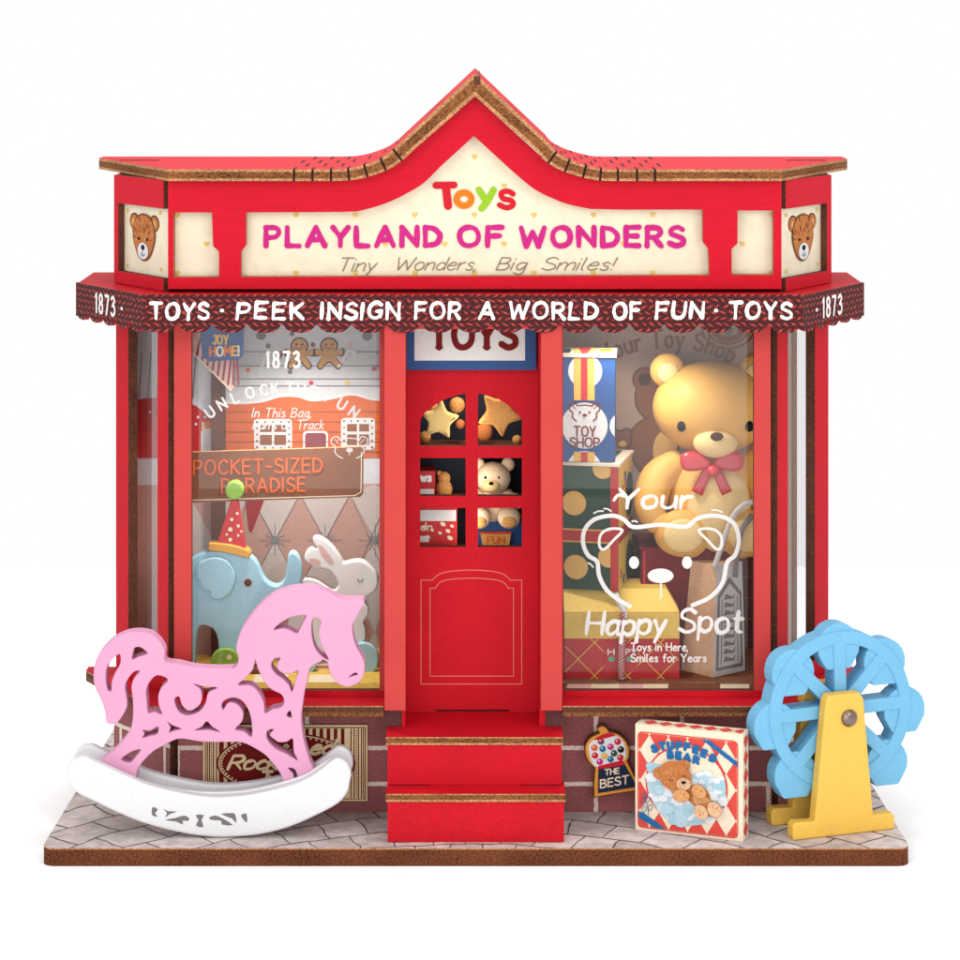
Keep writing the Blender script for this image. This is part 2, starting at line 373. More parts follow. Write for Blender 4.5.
# ---------------------------------------------------------------- hand lettering
GL = {
'A': (.8, "0,0 .4,1 .8,0|.16,.33 .66,.33"), 'B': (.62, "0,0 0,1|~0,.98 .45,.95 .52,.74 .35,.54 .02,.52|~.02,.5 .45,.5 .62,.28 .45,.03 0,.02"),
'C': (.7, "~.68,.82 .42,1 .1,.8 0,.45 .15,.1 .42,0 .7,.15"), 'D': (.68, "0,0 0,1|~0,.98 .4,.92 .68,.55 .5,.12 0,.02"),
'E': (.58, "0,0 0,1|.02,.98 .58,1|.02,.52 .5,.52|.02,.02 .58,0"), 'F': (.6, "0,0 0,1|.02,.98 .6,1|.02,.52 .5,.54"),
'G': (.74, "~.7,.85 .42,1 .1,.8 0,.45 .15,.08 .5,0 .72,.2|.74,.45 .72,.05|.45,.42 .74,.42"), 'H': (.7, "0,0 0,1|.7,0 .7,1|0,.5 .7,.5"),
'I': (.06, "0,0 0,1"), 'J': (.5, "~.5,1 .5,.25 .3,0 0,.15|.2,1 .7,1"), 'K': (.62, "0,0 0,1|.6,1 .02,.45|.15,.55 .62,0"), 'L': (.55, "0,1 0,.02 .55,0"),
'M': (.85, "0,0 .05,1 .42,.35 .8,1 .85,0"), 'N': (.7, "0,0 0,1|0,.98 .7,.02|.7,0 .7,1"),
'O': (.8, "~.4,1 .1,.85 0,.5 .12,.12 .4,0 .7,.15 .8,.5 .68,.88 .4,1"), 'P': (.6, "0,0 0,1|~0,.98 .45,.97 .6,.73 .42,.48 0,.45"),
'R': (.64, "0,0 0,1|~0,.98 .45,.97 .6,.73 .42,.5 0,.46|.28,.46 .64,0"), 'S': (.6, "~.58,.86 .35,1 .08,.88 .06,.65 .32,.52 .58,.38 .6,.12 .3,0 0,.14"),
'T': (.72, "0,1 .72,1|.36,1 .36,0"), 'U': (.7, "~0,1 0,.35 .15,.04 .5,.02 .68,.3 .7,1"), 'V': (.7, "0,1 .35,0 .7,1"), 'W': (1.05, "0,1 .25,0 .52,.78 .8,0 1.05,1"),
'Y': (.7, "0,1 .35,.48|.7,1 .35,.46 .35,0"), 'Z': (.62, "0,1 .62,1 0,0 .62,0"), '1': (.14, "0,.85 .12,1 .12,0"), '3': (.5, "~.02,.9 .3,1 .48,.78 .2,.54|~.2,.54 .5,.45 .5,.12 .2,0 0,.1"),
'7': (.5, "0,1 .5,1 .18,0"), '8': (.5, "~.25,1 .05,.9 .06,.65 .25,.54 .44,.65 .45,.9 .25,1|~.25,.52 .03,.4 .03,.1 .25,0 .48,.1 .48,.4 .25,.52"),
'a': (.5, "~.48,.5 .3,.62 .05,.45 .03,.15 .22,0 .46,.2|~.5,.62 .48,.15 .58,.0"), 'b': (.5, "0,1 0,0|~0,.42 .25,.62 .48,.45 .45,.1 .25,0 0,.1"), 'c': (.45, "~.45,.5 .25,.62 .03,.4 .05,.12 .25,0 .45,.1"),
'd': (.5, "~.48,.45 .28,.6 .03,.4 .05,.1 .25,0 .48,.2|.54,1 .5,0"), 'e': (.5, "~.03,.33 .45,.38 .42,.58 .2,.6 .02,.32 .08,.08 .3,0 .5,.12"),
'f': (.4, "~.4,.95 .2,.95 .15,.6 .15,0|0,.58 .35,.58"), 'g': (.5, "~.46,.5 .25,.6 .03,.38 .1,.08 .3,.05 .46,.3|~.5,.6 .48,-.2 .25,-.35 .02,-.2"), 'h': (.5, "0,0 0,1|~0,.35 .25,.6 .45,.5 .48,0"),
'i': (.06, "0,.6 0,0|0,.84 0,.9"), 'k': (.45, "0,0 0,1|.42,.6 0,.25|.12,.33 .45,0"), 'l': (.1, "~0,1 0,.15 .1,0"), 'm': (.8, "0,0 0,.6|~0,.35 .2,.6 .38,.5 .4,0|~.4,.35 .6,.6 .78,.5 .8,0"),
'n': (.48, "0,0 0,.6|~0,.35 .25,.6 .45,.5 .48,0"), 'o': (.5, "~.25,.62 .03,.5 .0,.25 .1,.03 .25,0 .45,.1 .5,.35 .42,.56 .25,.62"), 'p': (.5, "0,.6 0,-.35|~0,.45 .25,.62 .48,.5 .48,.15 .25,0 0,.15"),
'r': (.35, "0,0 0,.6|~0,.3 .15,.55 .35,.6"), 's': (.4, "~.38,.5 .2,.62 .04,.5 .15,.34 .36,.22 .32,.02 .12,0 0,.08"), 't': (.35, "~.15,.9 .15,.15 .35,.02|0,.6 .35,.6"),
'u': (.48, "~0,.6 0,.15 .2,0 .42,.15 .48,.58|.48,.6 .5,0"), 'w': (.75, "0,.6 .18,0 .38,.5 .55,0 .75,.6"), 'v': (.45, "0,.6 .2,0 .45,.6"), 'y': (.48, "0,.6 .25,.05|.48,.6 .1,-.35"),
',': (.08, "0,.06 -.06,-.15"), '.': (.05, "0,0 0,.04"), '!': (.05, "0,1 0,.32|0,0 0,.05"), "'": (.05, "0,1 0,.8"), '-': (.4, "0,.45 .4,.45"), '&': (.6, "~.6,0 .12,.72 .28,1 .42,.78|~.42,.76 .05,.3 .2,0 .45,.12 .6,.4"),
}
def glyph(c):
    w, t = GL[c]; out = []
    for s in t.split('|'):
        sm_ = s[0] == '~'; out.append((sm_, [tuple(float(v) for v in q.split(',')) for q in s.lstrip('~').split()]))
    return w, out
def text(mb, fr, s, x0, x1, yb, h, w, m, d=-0.004, slant=0.0, arc=None, serif=False, jit=0.0, tilt=0.0, gap=0.24, sp=0.5, colors=None, brush=0.0):
    """Letters drawn as pen strokes between x0 and x1 on baseline yb (photo pixels on the surface fr)."""
    pos = []; x = 0
    for c in s:
        if c == ' ': x += sp; continue
        gw, st = glyph(c); pos.append((c, x, st)); x += gw+gap
    tot = x-gap; k = (x1-x0)/tot; R = random.Random(len(s)*31+int(x0))
    for n_, (c, gx, st) in enumerate(pos):
        jr = R.uniform(-jit, jit); jy = R.uniform(-jit, jit)*h*0.3; mm = colors[n_ % len(colors)] if colors else m
        ss = list(st)
        if serif:
            for sm_, P in st:
                if sm_ and c not in 'pn': continue
                for q in (P[0], P[-1]):
                    if min(abs(q[1]), abs(q[1]-1), abs(q[1]-.6), abs(q[1]+.35)) < .03: ss.append((False, [(q[0]-.13, q[1]), (q[0]+.13, q[1])]))
        for i_, (sm_, P) in enumerate(ss):
            Q = []
            for (a, b) in P:
                X = (gx+a+slant*b+jr*(b-.5)*0.3)*k; Yv = b*h+jy
                if arc:
                    cx, cy, Rr = arc; an = (x0+X-cx)/Rr
                    Q.append((cx+(Rr+Yv)*math.sin(an), cy-(Rr+Yv)*math.cos(an)))
                else: Q.append((x0+X, yb-Yv+tilt*X))
            ww = w*(0.4 if (serif and i_ >= len(st)) else 1.0)
            mb.stroke(fr, Q, ww, d, mm, sm_, brush=brush, rs=R)
for n_, c_ in dict(box_pink=(206, 160, 146), harl=(214, 200, 192), starburst=(132, 138, 140), redtri=(170, 40, 46), bear_d=(110, 58, 34), bear_m=(204, 126, 70), bear_l=(236, 174, 114), bear_o=(214, 96, 40), cloudb=(176, 214, 230), maroon_card=(120, 22, 26)).items():
    ink(n_, c_)
WORLD = 1.0
LIGHTS = [('key_softbox', (-7, -12, 12), (0, 1, 3), 6, 520, (1, .98, .96)), ('fill_softbox', (9, -10, 9), (0, 1, 3), 6, 360, (1, .99, .98)), ('top_softbox', (0, 4, 16), (0, 5, 0), 14, 1300),
 ('low_softbox', (0, -17, 3.95), (0, 1, 3.95), 14, 850, (1, .99, .98)),
 ('window_fill', (-1.9, 1.56, 5.12), (-1.8, 1.95, 1.9), .5, 68, (1, .96, .9)), ('window_fill', (1.45, 1.53, 5.15), (1.75, 1.9, 1.8), .5, 36, (1, .94, .86)), ('door_fill', (0, 1.75, 5.0), (0, 1.8, 2), .5, 18, (1, .94, .86))]  # unseen fills added inside to brighten the bays and the doorway
STRIP = 16
# ================================================================ THE SETTING
mb = MB(); mb.slab([(-60, -40), (60, -40), (60, 14), (-60, 14)], -0.40, -0.182, 'table_white', 'table_white')
mb.build('tabletop', kind='structure')
# ================================================================ THE SHOP
shop = thing('toy_shop', (0, 1.6, -0.18), 'miniature red wooden toy shop with cream sign gable, knitted valance and two bay windows', 'dollhouse')
PLY = [(0.18, 'ply_light'), (0.52, 'ply'), (0.30, 'ply_light')]
PLYD = [(0.12, 'ply_light'), (0.5, 'ply_dark'), (0.38, 'ply')]
def arcc(cx, cy, r, a0, a1, n=6): return [(cx+r*math.cos(math.radians(a0+(a1-a0)*i/n)), cy+r*math.sin(math.radians(a0+(a1-a0)*i/n))) for i in range(n+1)]
mb = MB(); r = 0.12
out = arcc(-4.34+r, r, r, 180, 270)+arcc(4.34-r, r, r, 270, 360)+arcc(4.21-r, 4.7-r, r, 0, 90)+arcc(-4.21+r, 4.7-r, r, 90, 180)
mb.slab(out, -0.18, 0.0, 'cobble', 'mdf', [(0.09, 'ply_light'), (0.91, 'mdf')]); mb.build('base_board', shop)
# ---- brick plinth
def wallf(x0, Y0, x1, Y1):
    A = Vector((XX(x0, Y0), Y0, 0)); B = Vector((XX(x1, Y1), Y1, 0)); d = B-A
    return Fr(A, math.degrees(math.atan2(d.y, d.x))), d.length
YB = 1.17
for (xa, xb, u0) in ((178, 392, 0.857-.9*0), (556, 772, -1.264)):
    mb = MB(); f = Fr((XX(xa, YB), YB, 0)); w = XX(xb, YB)-XX(xa, YB)
    ax = XX(xa, YB)
    mb.box(f, 0, w, 0.002, 1.13, 0, 0.12, 'ply_dark', {'front': 'brick'})
    mb.uv = [(u+ax+u0+9.0, v-.302+.376*8) for u, v in mb.uv]
    mb.build('brick_plinth', shop)
for (x0, Y0, x1, Y1) in ((114, 2.12, 170, 1.22), (778, 1.22, 828, 2.12)):
    mb = MB(); f, w = wallf(x0, Y0, x1, Y1)
    mb.box(f, 0, w, 0.002, 1.13, 0, 0.1, 'ply_dark', {'front': 'brick', 'left': 'ply_dark', 'right': 'ply_dark'})
    mb.uv = [(u+9.3, v-.302+.376*8) for u, v in mb.uv]; mb.build('brick_plinth', shop)
for s in (-1, 1):
    mb = MB(); x = 3.88*s if s < 0 else 3.81
    mb.box(Fr((x, 0, 0)), -0.05 if s > 0 else 0, 0.0 if s > 0 else 0.05, 0.002, 1.13, 2.2, 3.1, 'brick_side'); mb.build('plinth_side', shop)
# ---- steps
for (xa, xb, Yf, z0, z1, Yb) in ((386, 565.5, .156, .002, .493, .50), (386, 563, .43, .495, .988, 1.37)):
    mb = MB(); x0, x1 = XX(xa, Yf), XX(xb, Yf)
    mb.box(Fr((0, 0, 0)), x0+.015, x1-.015, z0, z1-.082, Yf+.02, Yf+.14, 'red_low')
    for xs in (x0+.02, x1-.12): mb.box(Fr((0, 0, 0)), xs, xs+.1, z0, z1-.082, Yf+.141, min(Yb, 1.1), 'red_low', {'left': 'red_low'})
    if Yb > 1:
        a, b = XX(403.5, 1.16), XX(541, 1.16)
        pl = [(x0, Yf), (x1, Yf), (x1, 1.165), (b, 1.165), (b, Yb), (a, Yb), (a, 1.165), (x0, 1.165)]
    else: pl = [(x0, Yf), (x1, Yf), (x1, .60), (x0, .60)]
    mb.slab(pl, z1-.08, z1, 'red_low', 'ply', [(0.14, 'ply_light'), (0.6, 'ply'), (0.26, 'ply_light')])
    fr = FY(Yf+.02); yb = 786
    if z0 > .1:
        for q in (rc(389, 784.5, 430, 786.2), rc(519, 784.5, 561, 786.2)): mb.flat(fr, [q], -.002, 'slit')
    else:
        for q in (rc(391, 841.8, 410, 843), rc(538, 841.8, 561, 843)): mb.flat(fr, [q], -.002, 'slit')
    mb.build('step', shop)
# ---- door
YD = 1.38
fd = FY(YD); mb = MB()
def archp(l):  # upper panes under the round arch
    if l: return [(420, 446), (465.6, 446), (465.6, 393.5)]+sm([(458, 395), (446, 399), (434, 405.5), (425, 413), (420, 421)], 3, False)
    return [(478, 446), (522, 446)]+sm([(522, 421), (517, 413), (508, 405), (497, 398.5), (487, 395), (478, 393.5)], 3, False)
doorhole = [archp(1), archp(0), rc(420, 458, 465.6, 496), rc(478, 458, 522, 496), rc(420, 508, 465.6, 547), rc(478, 508, 522, 547)]
mb.plate(fd, [rc(401, 325, 543, 713)]+doorhole, 0, .10, 'red_low', 'ply_dark')
def grv(x0, x1, yt, sh, pk, yb, w):
    mb.stroke(fd, [(x0, yb), (x1, yb)], w, -.003, 'groove')
    mb.stroke(fd, [(x0, yb), (x0, yt)], w, -.003, 'groove'); mb.stroke(fd, [(x1, yb), (x1, yt)], w, -.003, 'groove')
    mb.stroke(fd, [(x0, yt), (x0+sh, yt)], w, -.003, 'groove'); mb.stroke(fd, [(x1, yt), (x1-sh, yt)], w, -.003, 'groove')
    c = (x0+x1)/2; mb.stroke(fd, [(x0+sh, yt), (c-28, pk+2.5), (c, pk), (c+28, pk+2.5), (x1-sh, yt)], w, -.003, 'groove', True)
grv(421, 521.7, 580, 11, 570, 684, 1.0); grv(430, 513.5, 588, 5, 578, 676, 1.0)
mb.flat(fd, [rc(436, 709.6, 509, 711.2)], -.002, 'slit')
door = mb.build('door', shop)
mb = MB(); fs = FY(YD-.10)
mb.plate(fs, [rc(405.5, 318, 536, 370)], 0, .095, 'card_blue', 'card_blue')
mb.flat(fs, [rc(414.5, 322, 525, 360.5)], -.003, 'card_white')
text(mb, fs, 'TOYS', 431, 515, 347.5, 25, 6.2, 'maroon', -.006, serif=True, gap=.3)
mb.build('door_sign', shop)
# ---- door frame
YP = .70; fp = FY(YP); mb = MB()
mb.plate(fp, [[(384.5, 300), (562, 300), (562, 710.5), (541, 710.5), (541, 329), (405.5, 329), (405.5, 710.5), (384.5, 710.5)]], 0, .11, 'coral', 'ply')
frame_door = mb.build('door_frame', shop)
for xa, xb in ((402, 405.6), (539.2, 545)):
    mb = MB(); x0, x1 = XX(xa, .9), XX(xb, .9)
    mb.box(Fr((0, 0, 0)), min(x0, x1), max(x0, x1), .99, 5.2, YP+.111, 1.375, 'red_low'); mb.build('door_reveal', shop)
for xa, xb in ((384.6, 402.5), (544.5, 562.4)):       # brick cheeks under the posts
    mb = MB(); mb.box(Fr((0, 0, 0)), XX(xa, 1.1), XX(xb, 1.1), .99, 1.175, .83, 1.165, 'brick_side', {'top': 'cream2'}); mb.build('plinth_cheek', shop)
# ---- bays
YWn = 1.05; fw = FY(YWn); ZS = 1.285
gy = FY(1.38)
def bay(side):
    L = side < 0
    mb = MB()
    outer = rc(174, 318, 385.5, 697) if L else rc(560.8, 318, 770.6, 697)
    hole = rc(191.5, 325, 379.5, 691) if L else rc(563, 325, 754, 691)
    mb.plate(fw, [outer, hole], 0, .11, 'coral', 'ply_dark')
    x0, x1 = (188, 383.5) if L else (562.5, 757)
    bay_o = mb.build('bay_window', shop)
    mb = MB(); mb.plate(FY(YWn-.006), [rc(174.5, 690.6, 385, 696.9) if L else rc(563, 690.6, 770.2, 696.9)], 0, .005, 'red_low'); mb.build('bottom_rail', bay_o)
    # sill board going round the corner
    zt = 1.233; A = XX(384, .8) if L else XX(562.5, .8)
    fx = XX(150 if L else 800, .70); bx = XX(86 if L else 867, 2.12)
    ix = XX(190 if L else 757, 1.4); kx = XX(118 if L else 826, 2.12)
    pl = [(A, .70), (A, 1.17), (XX(384 if L else 562.5, 1.17), 1.17), (kx+(.45 if L else -.45), 1.17), (kx, 2.12), (kx, 2.3), (bx, 2.3), (bx, 2.12), (fx, .70)]
    pl = [(A, .70), (A, 2.3), (bx, 2.3), (bx, 2.12), (fx, .70)]
    if L: pl = pl[::-1]
    mb = MB(); mb.slab(pl, zt-.108, zt, 'red_low', 'ply', PLYD); mb.build('sill', bay_o)
    # floor inside
    mb = MB(); pl = [(XX(384 if L else 564, 1.2), 1.17), (XX(384 if L else 564, 1.2), 2.95), (kx*.985, 2.95), (kx*.985, 2.2), (ix*1.08, 1.17)]
    pl = pl if L else pl
    if not L: pl = pl[::-1]
    pl = pl[::-1]
    mb.slab(pl, zt+.004, ZS, 'floor_yellow' if L else 'board_brown', 'ply', [(1, 'ply_light')])
    if not L:
        for i, (a, b, c) in enumerate(((566, 590, 'pinkpale'), (590, 618, 'cream2'), (618, 642, 'pinkpale'), (642, 667, 'cream2'), (719, 748, 'cream2'))):
            x0_, x1_ = XX(a, 1.3), XX(b, 1.3); mb.add([(x0_, 1.18, ZS+.003), (x1_, 1.18, ZS+.003), (x1_+.02, 1.36, ZS+.003), (x0_+.02, 1.36, ZS+.003)], [[0, 1, 2, 3]], c)
    else:
        for i in range(2):
            x0_ = XX(255+i*55, 1.7); mb.add([(x0_, 1.42, ZS+.003), (x0_+.35, 1.42, ZS+.003), (x0_+.35, 1.75, ZS+.003), (x0_, 1.75, ZS+.003)], [[0, 1, 2, 3]], 'cream2')
    mb.build('bay_floor', bay_o)
    # slanting side frame
    if L: f, w = wallf(116, 2.12, 168, 1.13); xs = (116, 128.3, 157.5, 168.2)
    else: f, w = wallf(778, 1.13, 828.3, 2.12); xs = (777.6, 788, 815, 828.4)
    o = [(xs[0], 300), (xs[3], 300), (xs[3], 702), (xs[0], 702)]
    def ft(px, z, inv=False):
        # photo y for world z on this slanting frame at photo x
        a, b = f.ab(px, 500); p = f.pt(a, b); return HY+(H-z)*FP/(D+p.y)
    zt0, zb0, zo, zh = 5.40, 1.236, 5.34, 1.42
    outer = [(xs[0], ft(xs[0], zt0)), (xs[3], ft(xs[3], zt0)), (xs[3], ft(xs[3], zb0)), (xs[0], ft(xs[0], zb0))]
    h0, h1 = (xs[1], xs[2])
    hole = [(h0, ft(h0, zo)), (h1, ft(h1, zo)), (h1, ft(h1, zh)), (h0, ft(h0, zh))]
    mb = MB(); mb.plate(f, [outer, hole], 0, .11, 'red_low', 'ply_dark'); sf = mb.build('side_frame', bay_o)
    mb = MB(); a0, a1 = f.ab(xs[0]+2, 500)[0], f.ab(xs[3]-1, 500)[0]; mb.box(f, a0, a1, zb0+.01, 5.3, .115, .14, 'acrylic_side'); mb.build('glass_pane', sf)
    mb = MB(); c_ = f.pt(w if L else 0, 0, .02)
    mb.box(Fr((c_.x, c_.y, 0)), -.03 if L else -.03, .03, 1.24, 5.4, .02, .09, 'ply'); mb.build('corner_post', bay_o)
    # front pane with printing
    mb = MB(); gx = (185, 376.5) if L else (561.5, 747.5)
    mb.plate(gy, [rc(gx[0], 300, gx[1], 683)], 0, .03, 'acrylic')
    return bay_o, mb
def wst(mb, pts, w, smooth=True, m='white_ink'): mb.stroke(gy, pts, w, -.003, m, smooth)
bayL, g = bay(-1)
text(g, gy, '1873', 267, 299, 367, 15, 2.6, 'white_ink', gap=.5)
for ch, x, y, a in (('U', 210, 412, -36), ('N', 222, 404, -30), ('L', 235, 397.5, -24), ('O', 250, 392.5, -16), ('C', 264, 389.5, -9), ('K', 275, 388.5, -4), ('T', 290, 388, 3), ('H', 301, 389.5, 8), ('E', 313, 391.5, 13), ('F', 330, 397, 25), ('U', 342, 404, 31), ('N', 354, 412, 36)):
    gw, st = glyph(ch); r_ = math.radians(a)
    for s_, P in st:
        Q = []
        for (p, q) in P:
            X, Y_ = (p-gw/2)*9.5, (q-.5)*10
            Q.append((x+X*math.cos(r_)+Y_*math.sin(r_), y+X*math.sin(r_)-Y_*math.cos(r_)))
        wst(g, Q, 2.3, s_)
text(g, gy, 'In This Bag,', 252, 311, 417, 9, 1.1, 'white_ink', slant=.25)
text(g, gy, "Fun's on Track", 253, 323, 429, 9, 1.1, 'white_ink', slant=.25)
for s_ in (-1, 1):
    c = 349.5
    wst(g, [(c+s_*10, 440), (c+s_*12, 436.5), (c+s_*17, 438), (c+s_*18, 443), (c+s_*14, 446.5), (c+s_*14.5, 452), (c+s_*11, 456), (c+s_*7, 458)], 1.2)
    wst(g, [(c+s_*11, 443), (c+s_*14.5, 439.5)], .9, False); g.flat(gy, [ell(c+s_*6, 446.3, 1.2, 1, 10)], -.004, 'white_ink')
wst(g, [(c-9, 439), (c, 438), (c+9, 439)], 1.2); g.flat(gy, [ell(c, 450, 3.4, 2.3, 14)], -.004, 'white_ink'); wst(g, [(c, 452), (c, 455)], .9, False)
g.build('glass_pane', bayL)
bayR, g = bay(1)
text(g, gy, 'Your', 617, 690, 508, 19, 3.4, 'white_ink', slant=.1, jit=.06, gap=.2, brush=.2)
wst(g, [(614, 500), (618, 495), (624, 496)], 3, True)
head = [(692.5, 605), (710, 597), (722.5, 582.5), (727, 562.5), (735, 555), (738.7, 540), (735, 525), (725, 517.5), (710, 515.5), (696, 519), (686, 526.5), (660, 524.5), (634, 527), (624, 519.5), (612.5, 515.5), (595, 519), (585, 529), (583, 542.5), (588, 555), (597, 561.5), (599, 575), (606, 589), (617.5, 599), (630, 606)]
wst(g, head, 4.2)
for s_ in (1, -1):
    c = 660.5
    wst(g, [(c-s_*40, 529), (c-s_*52, 529), (c-s_*60, 535), (c-s_*61, 546), (c-s_*56, 549), (c-s_*46, 539), (c-s_*39, 532), (c-s_*40, 529)], 2.6)
    g.flat(gy, [ell(c-s_*26.5, 562.5, 5, 6.3, 18)], -.004, 'white_ink')
g.flat(gy, [ell(660.5, 575.7, 13, 7.3, 24)], -.004, 'white_ink'); wst(g, [(660.8, 580), (661, 598)], 1.6, False)
for a, b in (((594, 513), (603, 511)), ((604, 508.5), (611, 511)), ((632, 521.5), (637, 522)), ((588, 563), (593, 567)), ((712, 510), (722, 512))): wst(g, [a, ((a[0]+b[0])/2, (a[1]+b[1])/2-1), b], 1.6)
text(g, gy, 'Happy', 586, 664, 634, 22, 3.6, 'white_ink', slant=.14, jit=.08, gap=.2, brush=.22)
text(g, gy, 'Spot', 679, 741, 632, 23, 3.7, 'white_ink', slant=.12, jit=.08, gap=.22, brush=.22)
text(g, gy, 'Toys in Here,', 631, 688, 650.5, 7.5, 1.3, 'white_ink')
text(g, gy, 'Smiles for Years', 631, 706, 661.5, 7.5, 1.3, 'white_ink')
g.build('glass_pane', bayR)
# ---- interior walls
YI = 2.92; fi = FY(YI)
mb = MB(); f2 = FY(2.9)
mb.plate(FY(YI), [rc(217, 300, 392, 690)], 0, .06, 'snow', 'ply_dark')
# upper scene: clapboard, orange gingerbread house
for y in (352, 366, 379, 386): mb.stroke(f2, [(222, y), (384, y)], .8, .012, 'gray')
mb.flat(f2, [sm([(222, 440), (222, 402), (240, 403), (262, 401), (280, 396), (298, 396), (312, 400), (332, 398), (352, 394), (372, 399), (390, 399)], 1, False)+[(390, 458), (222, 458)]], .012, 'gingerwall')
mb.stroke(f2, [(222, 402), (240, 403), (262, 401), (280, 396), (298, 396), (312, 400), (332, 398), (352, 394), (372, 399), (386, 399)], 3, .008, 'card_white', True)
for y in (412, 422, 432, 442, 452): mb.stroke(f2, [(222, y), (388, y)], .7, .009, 'brown_ink')
def gingerwin(x0, y0, x1, y1):
    mb.flat(f2, [rrc(x0, y0, x1, y1, 4)], .006, 'card_white'); mx_ = (x0+x1)/2; my = (y0+y1)/2-1
    for q in (rc(x0+6, y0+6, mx_-1.2, my-1.5), rc(mx_+1.2, y0+6, x1-6, my-1.5), rc(x0+6, my+1.5, mx_-1.2, y1-5), rc(mx_+1.2, my+1.5, x1-6, y1-5)): mb.flat(f2, [q], .004, 'brown_ink')
    n = 0
    for t in range(5):
        for (xx, yy) in ((x0+3+t*(x1-x0-6)/4, y0+3), (x0+3+t*(x1-x0-6)/4, y1-2.2), (x0+3, y0+3+t*(y1-y0-6)/4), (x1-3, y0+3+t*(y1-y0-6)/4)):
            n += 1; mb.flat(f2, [ell(xx, yy, 1, 1, 8)], .003, ('dgreen', 'plum', 'inkred')[n % 3])
gingerwin(254, 419, 292, 450); gingerwin(341, 418, 375, 450)
mb.flat(f2, [rrc(303, 431, 328, 452, 4)], .006, 'card_white'); mb.flat(f2, [rrc(305, 433, 326, 452, 3)], .004, 'plum')
for (x, y) in ((261, 336), (268, 346)): mb.flat(f2, [ell(x, y, 5 if x < 265 else 2.5, 4 if x < 265 else 2.5, 14)], .01, 'gray')
for (x, y, c_) in ((248, 370, 'orange'), (292, 334, 'gray'), (313, 345, 'plum'), (350, 344, 'pinkpale'), (347, 383, 'heart'), (374, 369, 'candy'), (343, 350, 'mint'), (311, 383, 'candy'), (367, 336, 'gray'), (282, 353, 'candy'), (288, 364, 'dgreen'), (290, 372, 'gray'), (280, 356, 'gray')):
    mb.flat(f2, [ell(x, y, 5 if (x, y) == (367, 336) else 2.4, None, 12)], .01, c_)
for cx in (299.5, 329):
    for o_, cc, dd in ((1.6, 'brown_dark', .010), (0, 'cookie', .007)):
        mb.flat(f2, [ell(cx, 346, 7.5+o_, 7+o_, 20)], dd, cc)
        mb.flat(f2, [sm([(cx-6, 351), (cx-13-o_, 349), (cx-13-o_, 355+o_), (cx-7, 356), (cx-11-o_, 366), (cx-8, 368+o_), (cx, 361+o_), (cx+8, 368+o_), (cx+11+o_, 366), (cx+7, 356), (cx+13+o_, 355+o_), (cx+13+o_, 349), (cx+6, 351)], 3)], dd-.0015, cc)
    for s_ in (-3, 3): mb.flat(f2, [ell(cx+s_, 344.5, 1.1, None, 8)], .003, 'black'); mb.flat(f2, [ell(cx+s_*1.4, 347.5, 1.1, None, 8)], .003, 'candy')
    mb.stroke(f2, [(cx-2, 348), (cx, 349.3), (cx+2, 348)], .7, .003, 'black', True)
mb.stroke(f2, [(339, 366), (346, 355), (349, 351), (354, 352), (354, 357)], 3.4, .009, 'card_white', True)
for q in ((340.5, 363.5), (344, 358), (347.5, 353), (353, 352.5)): mb.stroke(f2, [(q[0]-1.3, q[1]-1), (q[0]+1.3, q[1]+1)], 1.8, .006, 'candy')
mb.stroke(f2, [(262, 365), (266, 356), (270, 352), (275, 353)], 3.4, .009, 'card_white', True)
# lower harlequin paper
cols = ('pinkpale', 'snow', 'plum', 'snow')
mb.flat(f2, [rc(218, 484, 391, 689)], .010, 'box_pink')
w_, h_ = 25.0, 46.0
for j in range(-1, 5):
    for i in range(-1, 5):
        cx = 275+i*w_*2+(0 if j % 2 == 0 else w_)-0; cy = 540+(j-1)*h_-h_*0
        pts = [(cx, cy-h_), (cx+w_, cy), (cx, cy+h_), (cx-w_, cy)]
        pts = [(min(max(a, 218.5), 390.5), min(max(b, 485), 688)) for a, b in pts]
        ar = abs(sum(pts[k-1][0]*pts[k][1]-pts[k][0]*pts[k-1][1] for k in range(4)))
        if ar < 200 or j % 2: continue
        mb.flat(f2, [pts], .007, 'harl')
for i in range(0, 3):
    cx, cy = 275+i*50, 540
    for k in range(12):
        a = math.pi*k/6; r_ = 11 if k % 3 else 16
        mb.stroke(f2, [(cx+2*math.cos(a), cy+2*math.sin(a)), (cx+r_*math.cos(a), cy+r_*math.sin(a))], .7, .004, 'starburst')
    mb.flat(f2, [ell(cx, cy, 3, 4, 12)], .0, 'starburst')
for i in range(-1, 4):
    cx = 250+i*50; mb.stroke(f2, [(max(cx, 219), 494), (min(cx+50, 390), 586)], .6, .0045, 'gray'); mb.stroke(f2, [(min(cx+50, 390), 494), (max(cx, 219), 586)], .6, .0025, 'gray')
mb.flat(f2, [[(243, 485), (270, 485), (252, 532), (249, 530)]], .002, 'redtri')
mb.build('back_wall', shop)
